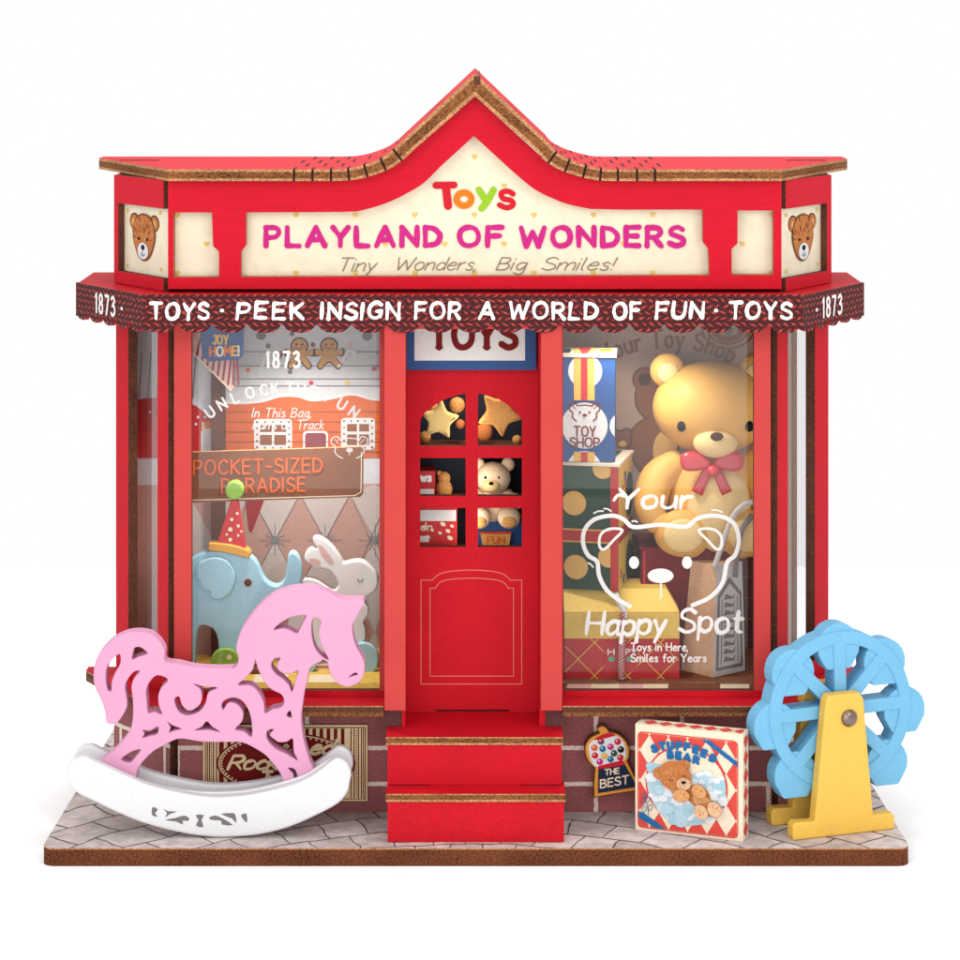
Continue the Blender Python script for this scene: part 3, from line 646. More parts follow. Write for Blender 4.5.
# left corner scene
mb = MB(); fl_ = FY(2.62)
mb.plate(fl_, [rc(122, 300, 214, 690)], 0, .06, 'snow', 'ply_dark')
q = FY(2.615)
mb.flat(q, [[(120, 485), (213.6, 485), (213.6, 689), (120, 689)]], .0, 'box_pink')
mb.flat(q, [[(160, 560), (192, 500), (213, 540), (213, 600), (192, 640)]], -.003, 'harl')
mb.flat(q, [sm([(122, 402), (150, 398), (176, 400), (192, 404), (200, 409), (212, 418), (221, 421)], 2, False)[:-2]+[(213.5, 421), (213.5, 458), (122, 458)]], -.003, 'card_red')
mb.flat(q, [rc(214-12, 422, 213.5, 452)], -.006, 'cream2'); mb.flat(q, [rc(201, 431, 216, 452)[:1]+[(213, 431), (213, 452), (201, 452)]], -.008, 'card_white')
for (x, y) in ((198, 417), (205, 417), (196, 424), (190, 432), (175, 420), (150, 412), (160, 430)): mb.flat(q, [ell(x, y, 1.4, None, 8)], -.006, 'card_white')
mb.flat(q, [ell(208, 424.5, 4, None, 14)], -.012, 'orange')
for x in range(124, 200, 9): mb.stroke(q, [(x, 352), (x-3, 398)], .8, -.004, 'gray')
mb.build('corner_wall', shop)
mb = MB(); fe = FY(2.45)
mb.box(Fr((0, 0, 0)), XX(211, 2.5), XX(222, 2.5), ZS, 5.3, 2.50, 2.95, 'ply_dark'); mb.build('gap_post', shop)  # dark post added to cover the bright gap at the inner corner
# striped tent flap hanging in the corner
mb = MB(); ft_ = FY(2.4)
mb.plate(ft_, [[(188, 320), (236, 320), (234, 388), (230, 390), (193, 354), (188, 350)]], 0, .04, 'pinkpale', 'ply')
for i in range(9):
    x = 196+i*5.2; yb_ = 354+(x-195)*.95
    mb.stroke(ft_, [(min(x+8, 235), 322), (x+1, min(yb_, 384))], 2.3, -.003, 'plum')
mb.stroke(ft_, [(192, 352), (231, 390)], 1.6, -.008, 'cream2'); mb.build('tent_flap', shop)
# right bay wall
mb = MB(); mb.plate(FY(YI), [rc(560, 300, 797, 690)], 0, .06, 'shopwall', 'ply_dark')
text(mb, f2, 'Your Toy Shop', 603, 733, 345, 17, 3.0, 'brown_ink', .010, arc=(668, 478, 131), serif=True, gap=.32, sp=.55)
for r_ in (14, 20, 26): mb.stroke(f2, ell(728, 329, r_, r_*.75, 26)+[ell(728, 329, r_, r_*.75, 26)[0]], 2 if r_ > 14 else 6, .010, 'brown_ink')
mb.flat(f2, [ell(728, 330, 5, 6, 14)], .0, 'gray')
def printbear(cx, cy, k, d):
    for o_, c1, c2, dd in ((1.2, 'brown_dark', 'brown_dark', d), (0, 'brown_ink', 'brown_ink', d-.0035)):
        mb.flat(f2, [ell(cx-16*k, cy-18*k, 11*k+o_)], dd, c1); mb.flat(f2, [ell(cx+16*k, cy-18*k, 11*k+o_)], dd, c1)
        mb.flat(f2, [ell(cx, cy, 25*k+o_, 24*k+o_, 30)], dd-.001, c1)
        mb.flat(f2, [ell(cx-6*k, cy+48*k, 23*k+o_, 30*k+o_, 30)], dd-.002, c1)
        mb.flat(f2, [ell(cx-22*k, cy+40*k, 9*k+o_, 18*k+o_, 20, 20)], dd-.003, c1)
    mb.flat(f2, [ell(cx-16*k, cy-18*k, 6*k)], d-.008, 'brown_dark'); mb.flat(f2, [ell(cx+6*k, cy+6*k, 9*k, 7*k)], d-.008, 'tan')
    mb.flat(f2, [ell(cx-4*k, cy-2*k, 1.8*k)], d-.008, 'black'); mb.flat(f2, [ell(cx+4*k, cy+52*k, 12*k, 20*k)], d-.008, 'tan')
printbear(661, 398, 1.02, .010); printbear(620, 441, .42, -.002)
mb.flat(f2, [rc(563, 535, 780, 689)], .009, 'brick_side')
for y in (556, 577, 598, 619, 640, 661): mb.stroke(f2, [(640, y), (778, y)], 1, .004, 'brown_ink')
mb.build('back_wall', shop)
# partitions beside the door, ceiling, outer back
for xa, xb in ((381, 392), (549, 561.5)):
    mb = MB(); mb.box(Fr((0, 0, 0)), XX(xa, 1.2), XX(xb, 1.2), 1.24, 5.4, 1.18, 2.9, 'ply_dark'); mb.build('partition', shop)
mb = MB(); mb.box(Fr((0, 0, 0)), XX(398, 1.5), XX(546, 1.5), .99, 5.4, 2.32, 2.38, 'navywall'); mb.build('door_backdrop', shop)
for s_ in (0, 1):
    mb = MB(); x0, x1 = (-3.86, -3.80) if s_ == 0 else (3.70, 3.76)
    mb.box(Fr((0, 0, 0)), x0, x1, 1.24, 5.4, 2.24, 2.98 if s_ == 0 else 2.40, 'red_deep'); mb.build('side_wall', shop)
# ---- awning
ZA = 5.445
a0, a1 = XX(143, .70), XX(803, .70); b0, b1 = XX(78, 1.95), XX(862, 1.95)
mb = MB(); mb.slab([(a0, .70), (a1, .70), (b1, 1.95), (b1, 3.1), (b0, 3.1), (b0, 1.95)], ZA-.10, ZA, 'red_low', 'ply_dark', [(1, 'red_low')])
awn = mb.build('awning_board', shop)
def scal(x0, x1, n, yn, yb, px=None):
    pts = []; w = (x1-x0)/n
    for i in range(n):
        a = x0+i*w
        if i: pts.append((a, yn))
        for t, k in ((.14, .62), (.28, .9), (.42, .93), (.5, 1.0), (.6, .95), (.74, .9), (.88, .58)): pts.append((a+w*t, yn+(yb-yn)*k))
    return pts
fv = FY(.66); mb = MB()
edge = scal(143, 803, 19, 324, 333)
mb.plate(fv, [[(143, 294.5), (143, 331)]+edge+[(803, 331), (803, 294.5)]], 0, .035, 'knit', 'red_deep')
Lw = [('TOYS', 149, 209), ('PEEK', 236, 304), ('INSIGN', 320, 400), ('FOR', 414, 461), ('A', 478, 495), ('WORLD', 508, 598), ('OF', 612, 641), ('FUN', 655, 704), ('TOYS', 728, 792)]
for i, (t, x0_, x1_) in enumerate(Lw): text(mb, fv, t, x0_+1.5, x1_-1.5, 318.5, 15.5, 3.5, 'white_ink', -.004, slant=.05, jit=.18, gap=.36, brush=.20)
for x in (222, 716): mb.flat(fv, [ell(x, 310.5, 2.2, 1.9, 12)], -.005, 'white_ink')
mb.build('valance', awn)
for s_ in (-1, 1):
    A = Vector((XX(143 if s_ < 0 else 803, .66), .66, 0)); B = Vector((b0-.02 if s_ < 0 else b1+.02, 1.93, 0))
    P0, P1 = (B, A) if s_ < 0 else (A, B); d_ = P1-P0
    f = Fr((P0.x, P0.y, 0), math.degrees(math.atan2(d_.y, d_.x))); w = d_.length
    class G:  # work straight in metres on this face, y measured down from the top edge in hundredths
        O = f.O; u = f.u; n = f.n
        @staticmethod
        def ab(x, y): return x/100.0, ZA+.01-y/100.0
        pt = staticmethod(f.pt)
    pts = scal(0, w*100, 5, 30, 39)
    mb = MB(); mb.plate(G, [[(0, 0), (0, 36)]+pts+[(w*100, 36), (w*100, 0)]], 0, .035, 'knit', 'red_deep')
    if s_ < 0: text(mb, G, '1873', 48, 92, 27, 19, 3.4, 'white_ink', gap=.45); mb.flat(G, [ell(108, 18, 2.6, 1.9, 12)], -.005, 'white_ink')
    else: text(mb, G, '1873', 47, 92, 27, 19, 3.4, 'white_ink', gap=.45); mb.flat(G, [ell(32, 18, 2.6, 1.9, 12)], -.005, 'white_ink')
    mb.build('valance', awn)
# ---- sign box
ZB = 5.45; YS = 1.0; fS = FY(YS)
lb = [(168, 180.5), (290, 181), (330, 181), (351, 180.4), (368.5, 177), (388, 170), (405, 160), (413, 150), (475, 96.5)]
rb = [(537, 153), (545, 161.5), (561.7, 170), (582.5, 177), (600, 180.4), (620, 181), (660, 181), (781.5, 180.5)]
lb2 = [(168, 180.5), (330, 181), (351, 180), (369, 176.5), (388, 169.5), (402, 160.5), (412, 151), (475, 96.5)]
top = [(168, 180.5)]+sm([(300, 180.5), (330, 180.5), (351, 179.5), (369, 176), (388, 169), (402, 160), (412, 151)], 3, False)+[(475, 96.5)]+sm([(537, 153), (547, 162), (562, 170.5), (582.5, 177), (600, 180), (620, 180.5), (650, 180.5)], 3, False)+[(781.5, 180.5)]
mainh = [(241, 277), (241, 252), (246, 245), (246, 212.5), (340, 212)]+sm([(356.7, 211.5), (373, 207.5), (390, 201.7), (410, 191.7), (425, 182), (440, 167)], 3, False)+[(474, 136)]+sm([(510, 169), (528, 184.5), (540, 192.5), (553, 198.5), (567, 204), (590, 209)], 3, False)+[(620, 209.7), (703, 209.7), (703, 242), (708.6, 249), (709.6, 275.5)]
lh = [(173.5, 212.5), (212, 212.5), (213, 246), (219, 251.5), (219, 277.3), (173.5, 277.3)]
rh = [(737.5, 210.5), (773.5, 210.5), (773.5, 275), (731.8, 275), (731.6, 249), (737.5, 243.5)]
mb = MB(); mb.plate(fS, [top+[(781.5, 289), (168, 289)], mainh, lh, rh], 0, .12, 'red', 'ply_light')
sign = mb.build('sign_frame', shop)
fC = FY(YS+.14); mb = MB()
ins = [(170, 190)]+[(max(172, min(778, x)), y+9) for x, y in top[1:-1]]+[(779, 190), (779, 286), (170, 286)]
mb.plate(fC, [ins], 0, .05, 'cream', 'ply')
c_ = FY(YS+.13)
for r_ in range(5):
    y = 157+29*r_
    for k in range(-6, 7):
        x = 474.5+59.5*k+(29.7 if r_ % 2 else 0)
        lim = {0: 20, 1: 40, 2: 300}.get(r_, 999)
        if abs(x-474) > lim or (r_ == 1 and False) or not (172 < x < 777) or 221 < x < 240 or 709 < x < 731: continue
        mb.flat(c_, [sm([(x, y+2.8), (x-2.9, y-.3), (x-2.2, y-2.4), (x-.6, y-2.2), (x, y-1.3), (x+.6, y-2.2), (x+2.2, y-2.4), (x+2.9, y-.3)], 2)], .006, 'heart')
for t, x0_, x1_ in (('PLAYLAND', 266, 440), ('OF', 459.5, 502), ('WONDERS', 521, 683)): text(mb, c_, t, x0_, x1_, 246, 18.5, 5.2, 'magenta', 0, jit=.06, gap=.38, brush=.12)
text(mb, c_, 'Tiny', 337, 374, 271, 13, 1.1, 'script', 0, slant=.32, gap=.16)
text(mb, c_, 'Wonders,', 394, 476, 270, 12.5, 1.1, 'script', 0, slant=.32, gap=.16)
text(mb, c_, 'Big', 496, 524, 270, 12.5, 1.1, 'script', 0, slant=.32, gap=.16)
text(mb, c_, 'Smiles!', 541, 612, 270, 12.5, 1.1, 'script', 0, slant=.32, gap=.16)
mb.stroke(c_, [(436, 185.5), (454, 185)], 7.0, -.001, 'inkred'); mb.stroke(c_, [(446, 188), (448, 206)], 8.0, -.003, 'inkred')
mb.stroke(c_, ell(464, 199.2, 7.4, 6.6, 20)+[ell(464, 199.2, 7.4, 6.6, 20)[0]], 6.2, -.001, 'orange')
mb.stroke(c_, [(479, 190), (485, 199.5)], 6.4, -.001, 'lime'); mb.stroke(c_, [(493.5, 190), (487, 202), (481.5, 208.5)], 6.4, -.003, 'lime', True)
mb.stroke(c_, [(513, 194), (508, 191.3), (501.5, 193), (503, 198.5), (511, 200.5), (513, 205), (507, 207.8), (499.5, 205)], 5.4, -.001, 'inkred', True)
mb.build('sign_panel', sign)
for s_ in (-1, 1):
    if s_ < 0: f, w = wallf(114, 1.95, 163.5, 1.06)
    else: f, w = wallf(785.8, 1.06, 831.5, 1.95)
    xs = (114, 163.5) if s_ < 0 else (785.8, 831.5)
    def fy(px, z): a, b = f.ab(px, 200); return HY+(H-z)*FP/(D+f.pt(a, b).y)
    zt = 6.608; zb = ZB+.002
    o = [(xs[0], fy(xs[0], zt)), (xs[1], fy(xs[1], zt)), (xs[1], fy(xs[1], zb)), (xs[0], fy(xs[0], zb))]
    if s_ < 0: hx = (118.3, 166); z1_, z0_ = 6.31, 5.585
    else: hx = (782, 827); z1_, z0_ = 6.31, 5.585
    if s_ < 0:
        o = [(114, fy(114, zt)), (163.5, fy(163.5, zt)), (163.5, fy(163.5, z1_)), (118.3, fy(118.3, z1_)), (118.3, fy(118.3, z0_)), (163.5, fy(163.5, z0_)), (163.5, fy(163.5, zb)), (114, fy(114, zb))]
    else:
        o = [(831.5, fy(831.5, zt)), (785.8, fy(785.8, zt)), (785.8, fy(785.8, z1_)), (827, fy(827, z1_)), (827, fy(827, z0_)), (785.8, fy(785.8, z0_)), (785.8, fy(785.8, zb)), (831.5, fy(831.5, zb))]
    mb = MB(); mb.plate(f, [o], 0, .07, 'red', 'ply_dark'); sf = mb.build('side_sign_frame', shop)
    mb = MB(); W0 = w*100
    class G2:
        O = f.O; u = f.u; n = f.n
        @staticmethod
        def ab(x, y): return x/100.0, 6.42-y/100.0
        pt = staticmethod(f.pt)
    mb.plate(G2, [rc(1, 0, W0+3 if s_ < 0 else W0-1, 92)], .08, .12, 'cream', 'ply') if s_ < 0 else mb.plate(G2, [rc(-3, 0, W0-1, 92)], .08, .12, 'cream', 'ply')
    # watercolour bear head
    c = (54 if s_ < 0 else 53); y0 = 42; dq = .075
    class G2(G2):
        @staticmethod
        def ab(x, y): return x/100.0, 6.42-(45+(y-45)*.84)/100.0
    for e in (-1, 1):
        mb.flat(G2, [ell(c+e*22, y0-16, 10.5)], dq, 'bear_d'); mb.flat(G2, [ell(c+e*22, y0-15.5, 9)], dq-.002, 'bear_m'); mb.flat(G2, [ell(c+e*21.5, y0-15, 5)], dq-.004, 'bear_l')
    hd = sm([(c-20, y0-18), (c-8, y0-26), (c+8, y0-26), (c+20, y0-18), (c+25, y0), (c+20, y0+16), (c+12, y0+28), (c, y0+33), (c-12, y0+28), (c-20, y0+16), (c-25, y0)], 3)
    mb.flat(G2, [hd], dq-.006, 'bear_d'); mb.flat(G2, [[(c+(x-c)*.94, y0+2+(y-y0-2)*.94) for x, y in hd]], dq-.008, 'bear_m')
    R_ = random.Random(3)
    for k in range(46):
        a = R_.uniform(0, 6.28); rr = R_.uniform(.1, .86); x = c+24*rr*math.cos(a); y = y0-2+22*rr*math.sin(a); t = math.atan2(y-y0-12, x-c)
        mb.stroke(G2, [(x, y), (x+5*math.cos(t), y+5*math.sin(t))], 1.1, dq-.0095, ('bear_l', 'bear_d', 'bear_o', 'bear_l')[k % 4])
    mb.flat(G2, [ell(c, y0+20, 11.5, 10.5)], dq-.017, 'skywhite'); mb.flat(G2, [ell(c, y0+15.5, 4.2, 3.4, 14)], dq-.019, 'black')
    for e in (-1, 1): mb.flat(G2, [ell(c+e*9.5, y0+5, 2.1, None, 12)], dq-.019, 'black')
    mb.stroke(G2, [(c-5, y0+23), (c, y0+26.5), (c+5, y0+23)], .9, dq-.019, 'black', True); mb.stroke(G2, [(c, y0+18), (c, y0+25)], .8, dq-.021, 'black')
    for (x, y) in ((16, 14), (88, 12), (16, 84), (90, 82)):
        if 0 < x < W0: mb.flat(G2, [ell(x, y, 2.6, None, 10)], dq, 'heart')
    mb.build('side_panel', sf)
    mb = MB(); x_ = f.pt(0 if s_ < 0 else w, 0, 0); mb.box(Fr((x_.x, 0, 0)), 0 if s_ < 0 else -.05, .05 if s_ < 0 else 0, ZB, 6.6, 2.06, 3.1, 'red_deep'); mb.build('side_wall', sf)
mb = MB(); fb = FY(3.1); mb.plate(fb, [[(x, y+4) for x, y in ((140, 176), (812, 176), (812, 700), (140, 700))]][:1], 0, .06, 'red_deep', 'ply') if False else None
mb.box(Fr((0, 0, 0)), -3.85, 3.78, ZB, 6.58, 3.04, 3.1, 'red_deep'); mb.build('rear_wall', shop)
# ---- roof sheet bent over the gable
prof = [(98.7, 181)]+[(168, 181), (230, 181)]+sm([(292, 181), (330, 181), (351, 180.2), (369, 176.7), (388, 169.7), (402, 160.7), (412, 151.5)], 4, False)+[(475, 96.3)]
profr = sm([(537, 152), (547, 162.5), (562, 170.8), (582.5, 177.4), (600, 180.6), (620, 181), (658, 181)], 4, False)+[(720, 181), (782, 181), (846, 181)]
pf = prof+profr; YR = .88
pts = [(XX(x, YR) if 165 < x < 785 else XX(x, 2.88), ZZ(y, YR)) for x, y in pf]
TH = .12; mb = MB(); Lp = len(pts); tp = []
for i, (x, z) in enumerate(pts):
    a = pts[max(i-1, 0)]; c = pts[min(i+1, Lp-1)]; t = Vector((c[0]-a[0], c[1]-a[1])).normalized()
    if abs(x-XX(475, YR)) < .02: tp.append((x, z+TH*2.0))
    else: q_ = TH*(1+.38*abs(t.y)); tp.append((x-t.y*q_, z+q_*max(t.x, .3)))
def yf(x): return YR+max(0, (abs(x)-XX(782.5, YR) if x > 0 else abs(x)-abs(XX(167.5, YR))))*2.02
YBK = 3.25
for (lay0, lay1, m_) in ((0, .22, 'ply_light'), (.22, .78, 'ply'), (.78, 1, 'ply_light')):
    def mixp(k): return [(p[0]*(1-k)+q[0]*k, p[1]*(1-k)+q[1]*k) for p, q in zip(pts, tp)]
    lo, hi = mixp(lay0), mixp(lay1)
    for yy in (0, 1):
        V = [(x, yf(x) if yy == 0 else YBK, z) for x, z in lo]+[(x, yf(x) if yy == 0 else YBK, z) for x, z in hi]
        mb.add(V, [[i, i+1, Lp+i+1, Lp+i] for i in range(Lp-1)], m_)
    for e in (0, Lp-1):
        V = [(lo[e][0], yf(lo[e][0]), lo[e][1]), (lo[e][0], YBK, lo[e][1]), (hi[e][0], YBK, hi[e][1]), (hi[e][0], yf(hi[e][0]), hi[e][1])]; mb.add(V, [[0, 1, 2, 3]], m_)
V = [(x, yf(x), z) for x, z in tp]+[(x, YBK, z) for x, z in tp]; mb.add(V, [[i, i+1, Lp+i+1, Lp+i] for i in range(Lp-1)], 'red_low')
V = [(x, yf(x), z) for x, z in pts]+[(x, YBK, z) for x, z in pts]; mb.add(V, [[i, i+1, Lp+i+1, Lp+i][::-1] for i in range(Lp-1)], 'ply')
# laser-cut hinge slits
def at(px):
    X = XX(px, YR)
    for i in range(Lp-1):
        if pts[i][0] <= X <= pts[i+1][0]:
            k = (X-pts[i][0])/(pts[i+1][0]-pts[i][0]); l = [pts[i][j]*(1-k)+pts[i+1][j]*k for j in (0, 1)]; h_ = [tp[i][j]*(1-k)+tp[i+1][j]*k for j in (0, 1)]
            t = Vector((pts[i+1][0]-pts[i][0], pts[i+1][1]-pts[i][1])).normalized(); return l, h_, t
for n_, px in enumerate((294, 312.5, 331, 349, 367.5, 386, 402, 548, 565, 583, 600, 618, 637, 655)):
    l, h_, t = at(px); w = .011
    V = [(l[0]-w*t.x, YR-.002, l[1]-w*t.y), (l[0]+w*t.x, YR-.002, l[1]+w*t.y), (h_[0]+w*t.x, YR-.002, h_[1]+w*t.y), (h_[0]-w*t.x, YR-.002, h_[1]-w*t.y)]
    mb.add(V, [[0, 1, 2, 3]], 'slit')
    for (o_, y0_, y1_) in ((0, YR, YR+.35), (.09, YR+.5, YR+1.0), (0, YR+1.15, YR+1.65), (.09, YR+1.8, YR+2.3)):
        e = o_; V = [(h_[0]+(e+q*w)*t.x-t.y*.003, yy, h_[1]+(e+q*w)*t.y+.003) for yy, q in ((y0_, -1), (y0_, 1), (y1_, 1), (y1_, -1))]; mb.add(V, [[0, 1, 2, 3]], 'slit')
for px in (441, 509): # tab slots on the gable slopes
    l, h_, t = at(px)
    V = [(h_[0]+a*t.x-t.y*.003, yy, h_[1]+a*t.y+.003) for yy, a in ((YR+1.0, -.16), (YR+1.0, .16), (YR+1.1, .16), (YR+1.1, -.16))]; mb.add(V, [[0, 1, 2, 3]], 'slit')
for px in (140, 805):
    X = XX(px, 2.6); z = tp[0][1]+.003; mb.add([(X-.22, 2.45, z), (X+.22, 2.45, z), (X+.22, 2.55, z), (X-.22, 2.55, z)], [[0, 1, 2, 3]], 'slit')
x_, z_ = [p for p in tp if abs(p[0]-XX(475, YR)) < .02][0]
mb.box(Fr((x_+.02, 0, 0)), -.03, .035, z_-.12, z_-.035, YR-.004, YBK+.002, 'ply_dark')
mb.build('roof', shop)
# ================================================================ TOYS BY THE STEPS
K = -38  # metres -> nothing
# ---- rocking horse (holes traced from the cut-out)
yh = .50; fh = FY(yh)
horse = thing('rocking_horse', (XX(215, .5), .5, 0), 'pink scrollwork wooden rocking horse on a white rocker, standing on the cobbled base', 'rocking horse')
O1 = [(165, 661.7), (178, 664), (193, 667.5), (211.7, 669), (228, 668.7), (234, 668), (238, 663), (238, 656), (236, 649), (239, 635.6), (245.6, 623), (258, 607.5), (270.6, 596.6), (284.7, 590.3), (303.4, 587.5), (317.5, 588.8), (330, 593.4), (339.4, 598.6), (350.3, 600), (362.5, 599.7), (364, 603.6), (358, 615), (352.9, 624), (352.7, 632.5), (355, 643.4), (360.5, 654.4), (364.4, 662), (364.4, 671), (362, 679), (355, 685), (347, 687), (340, 685), (331.6, 677), (328.5, 668), (326, 661), (318, 663), (310, 668.5), (308, 678), (304.5, 692), (302.5, 706), (301.3, 716), (302, 729), (305, 745), (310, 761.7), (314, 777), (287, 787), (281, 775), (273, 764), (265, 755), (253, 747.5), (243, 743), (233, 742.3), (210, 742.3), (198, 741.5), (183, 739), (175, 740), (163, 746), (153, 751.7), (143, 761.7), (137, 771), (131.7, 784), (100, 766), (115, 750), (126.7, 736), (131, 728), (133, 713), (132.3, 697), (131.2, 688), (133.5, 679), (139.5, 671.5), (134, 672), (128, 679), (125, 687), (126.7, 699), (126.5, 708), (121.7, 717), (116, 723.5), (107, 723.5), (105, 713), (101.7, 701.7), (96.7, 691.7), (93.4, 680), (95, 663), (101.7, 650), (113.3, 639.5), (126.7, 633.5), (140, 632.3), (151.7, 635), (160, 642.5), (164.7, 651.7)]
HO = [
 [(119.5, 654.5), (111.7, 660), (106.7, 668), (105.7, 680), (107.5, 690), (111, 691), (111.7, 681.7), (115, 673), (120, 664)],
 [(134.5, 648), (140, 647.5), (147.2, 652.5), (145, 655), (138, 657), (132, 659.5), (133, 652)],
 [(157, 675.5), (168, 680), (161, 688), (158, 697), (159, 707), (162, 714.5), (154, 712), (148, 713), (146.7, 700), (146, 691.7), (149, 683)],
 [(194, 684.3), (204, 687), (217, 688), (208, 693), (205.5, 703), (199, 711.7), (187, 715.5), (178, 711), (174.3, 700), (179, 697), (181.7, 705), (188, 711), (195, 709), (200.8, 703), (201.7, 695), (199.5, 688.5)],
 [(221.7, 704), (226.7, 699.5), (235, 698), (243, 702), (249, 711.7), (251.5, 723), (251.5, 737), (244, 732), (235, 729.5), (242, 721.7), (242.7, 711.7), (236, 704), (228, 703), (223, 710)],
 [(206.7, 721.5), (212, 727), (219.5, 732), (208, 730), (195, 730.5), (202, 727)],
 [(167.5, 722.5), (173, 726), (181, 729), (175, 730.5), (169, 732.5), (170.5, 728)],
 [(143, 730.5), (150, 731), (157.8, 727), (157, 734), (150, 736), (142.5, 738), (144.5, 734)],
 [(140.5, 750), (135, 757.5), (129.5, 763), (121, 760), (128, 754), (134, 751)],
 [(255.3, 660.5), (257.5, 668), (264.4, 682.5), (272, 690), (281.6, 695), (284, 703), (280, 708), (272, 709.5), (265, 713.5), (263.6, 703), (258, 692), (250, 685.6), (238, 685), (245.6, 678), (252.7, 670)],
 [(280, 658.5), (274.5, 659), (271, 665), (274.5, 673), (283, 679.4), (289, 685.6), (292, 692), (295.6, 679.4), (298, 671), (290, 674), (282, 673), (277.6, 669), (277, 664)],
 [(306, 615.5), (298, 616), (289.4, 618), (278.4, 624.7), (274, 630), (283, 628.5), (290, 630.5), (297, 633.5), (300.3, 627.8), (303.4, 621.6)],
 [(312, 621), (316, 617.8), (321, 621.6), (318.7, 631), (320.5, 642), (324.3, 651), (328.5, 660), (321, 656), (314.3, 646.6), (311.7, 634)],
 [(286.5, 715), (290, 711), (291.5, 717.5), (288.5, 717.5)],
 [(273.5, 729.5), (267, 731.5), (267.5, 740), (275.5, 749), (286, 754), (297.5, 760.5), (293.5, 752), (292.5, 739), (287, 742), (279, 742.5), (274, 739.5), (269.5, 735)],
 [(288, 768.5), (295, 770), (298, 781), (294, 783), (293.5, 775)],
 [(348.5, 677.5), (355, 673), (357.5, 675), (353, 676)],
]
mb = MB(); mb.plate(fh, [sm(O1, 3)]+[sm(h, 3) for h in HO], 0, .21, 'horse_pink', 'horse_pink', bevel=.014)
mb.build('horse', horse)
RO = [(66.7, 779), (67.5, 767), (74, 759.5), (85, 757.5), (95, 762), (112, 770), (130, 778), (147, 785), (177, 792.5), (210, 797.5), (243, 796), (276.7, 789.5), (301.7, 781.5), (318, 772), (329, 763), (337, 758.5), (346.7, 763), (351, 773), (349.5, 784), (347, 793.5), (338, 804), (318, 815), (293, 826.2), (268, 833.5), (243, 837), (210, 837.5), (176.7, 832.5), (143, 823.5), (118, 813.5), (93, 801.5), (75, 792)]
yr = .30; fr_ = FY(yr)
CUT_SHADE = [[(152.5, 807), (158, 809.5), (155, 813), (157.5, 816.5), (152, 815)],
 [(163, 808.5), (168, 811), (177, 811.5), (170, 814), (165, 817.5), (167, 813)],
 [(165, 820), (175, 818), (184, 815.5), (189, 818), (188, 821), (182.5, 820.5), (183, 824.5), (176, 821.5)],
 [(195.5, 815), (204, 815), (201.5, 820), (203.5, 827), (196, 825.5), (198.5, 820)],
 [(209, 817.5), (215, 815.5), (222, 818), (233, 825), (222, 824.5), (221, 820.5), (212, 820)],
 [(221, 814), (230, 813), (235, 814), (236.5, 823), (232, 818.5)],
 [(241, 815), (246.5, 813.5), (247, 822.5), (243, 819)]]
mb = MB(); mb.plate(fr_, [sm(RO, 3)], 0, .13, 'rocker_white', 'rocker_white', bevel=.03)
for h in CUT_SHADE: mb.flat(fr_, [sm(h, 2)], -.002, 'gray')  # cut-outs painted on: flat gray stands for the shade in the openings
# inner ledge and rear rail
RL = [(x*.985+4, y-3.0) for x, y in RO]
rocker = mb.build('rocker', horse)
mb = MB()
f3 = FY(yr+.135); RI = [(x, y+5) for x, y in RO[2:19]]+[(340, 775), (318, 789), (276, 805), (243, 811), (210, 812), (176, 808), (143, 799), (110, 785), (85, 772)]
mb.plate(f3, [sm([(95, 763.5), (130, 777), (160, 786), (200, 792), (243, 791), (280, 783), (305, 775), (322, 764), (336, 757), (344, 764), (330, 785), (290, 803), (243, 812), (200, 812), (150, 803), (110, 787)], 3)], 0, .06, 'rocker_white', bevel=.015)
f4 = FY(.73)
B0 = [(XX(x, yr), ZZ(y, yr)) for x, y in RO]
class Back:  # the rear rail is the same rail set further back
    O = f4.O; u = f4.u; n = f4.n
    @staticmethod
    def ab(x, y): return XX(x, yr), ZZ(y, yr)
    pt = staticmethod(f4.pt)
mb.plate(Back, [sm(RO, 3)], 0, .12, 'rocker_white', bevel=.03)
mb.build('rocker', horse)
# ---- ferris wheel
th = 19.0; yl = .22
O = Vector((XX(795, .22), .22, 0)); ff = Fr(O, th)
whl = thing('ferris_wheel', tuple(ff.pt(.55, 0, .3)), 'sky blue wooden ferris wheel on a yellow stand, at the corner of the base', 'toy ferris wheel')
def standplate(d0, d1, head_h, mat):
    cx_ = .555; zt_ = head_h
    lp = [(-.005, .0), (.36, .0), (.36, -.0), (.74, 0), (1.105, 0), (1.13, .03), (1.13, .13), (1.10, .17), (.885, .17), (.885, .175), (.775, zt_-.06), (.73, zt_), (.385, zt_), (.35, zt_-.06), (.225, .175), (.2, .17), (.01, .18), (-.02, .14), (-.02, .04)]
    mb = MB()
    class L:
        O = ff.O; u = ff.u; n = ff.n
        @staticmethod
        def ab(x, y): return x, y
        pt = staticmethod(ff.pt)
    mb.plate(L, [lp], d0, d1, mat, mat, bevel=.022); return mb
a_, zc = ff.ab(849, 718)
standplate(0, .15, 1.43, 'post_yellow').build('stand', whl)
standplate(.50, .65, 1.43, 'post_yellow').build('stand', whl)
class Lc:
    O = ff.O; u = ff.u; n = ff.n
    @staticmethod
    def ab(x, y): return x, y
    pt = staticmethod(ff.pt)
c0, z0 = .55, ff.ab(843, 714)[1]-.02
wc = ff.ab(841.5, 715); print('wheel centre', wc, 'hub', a_, zc)
c0, z0 = a_-.0, wc[1]
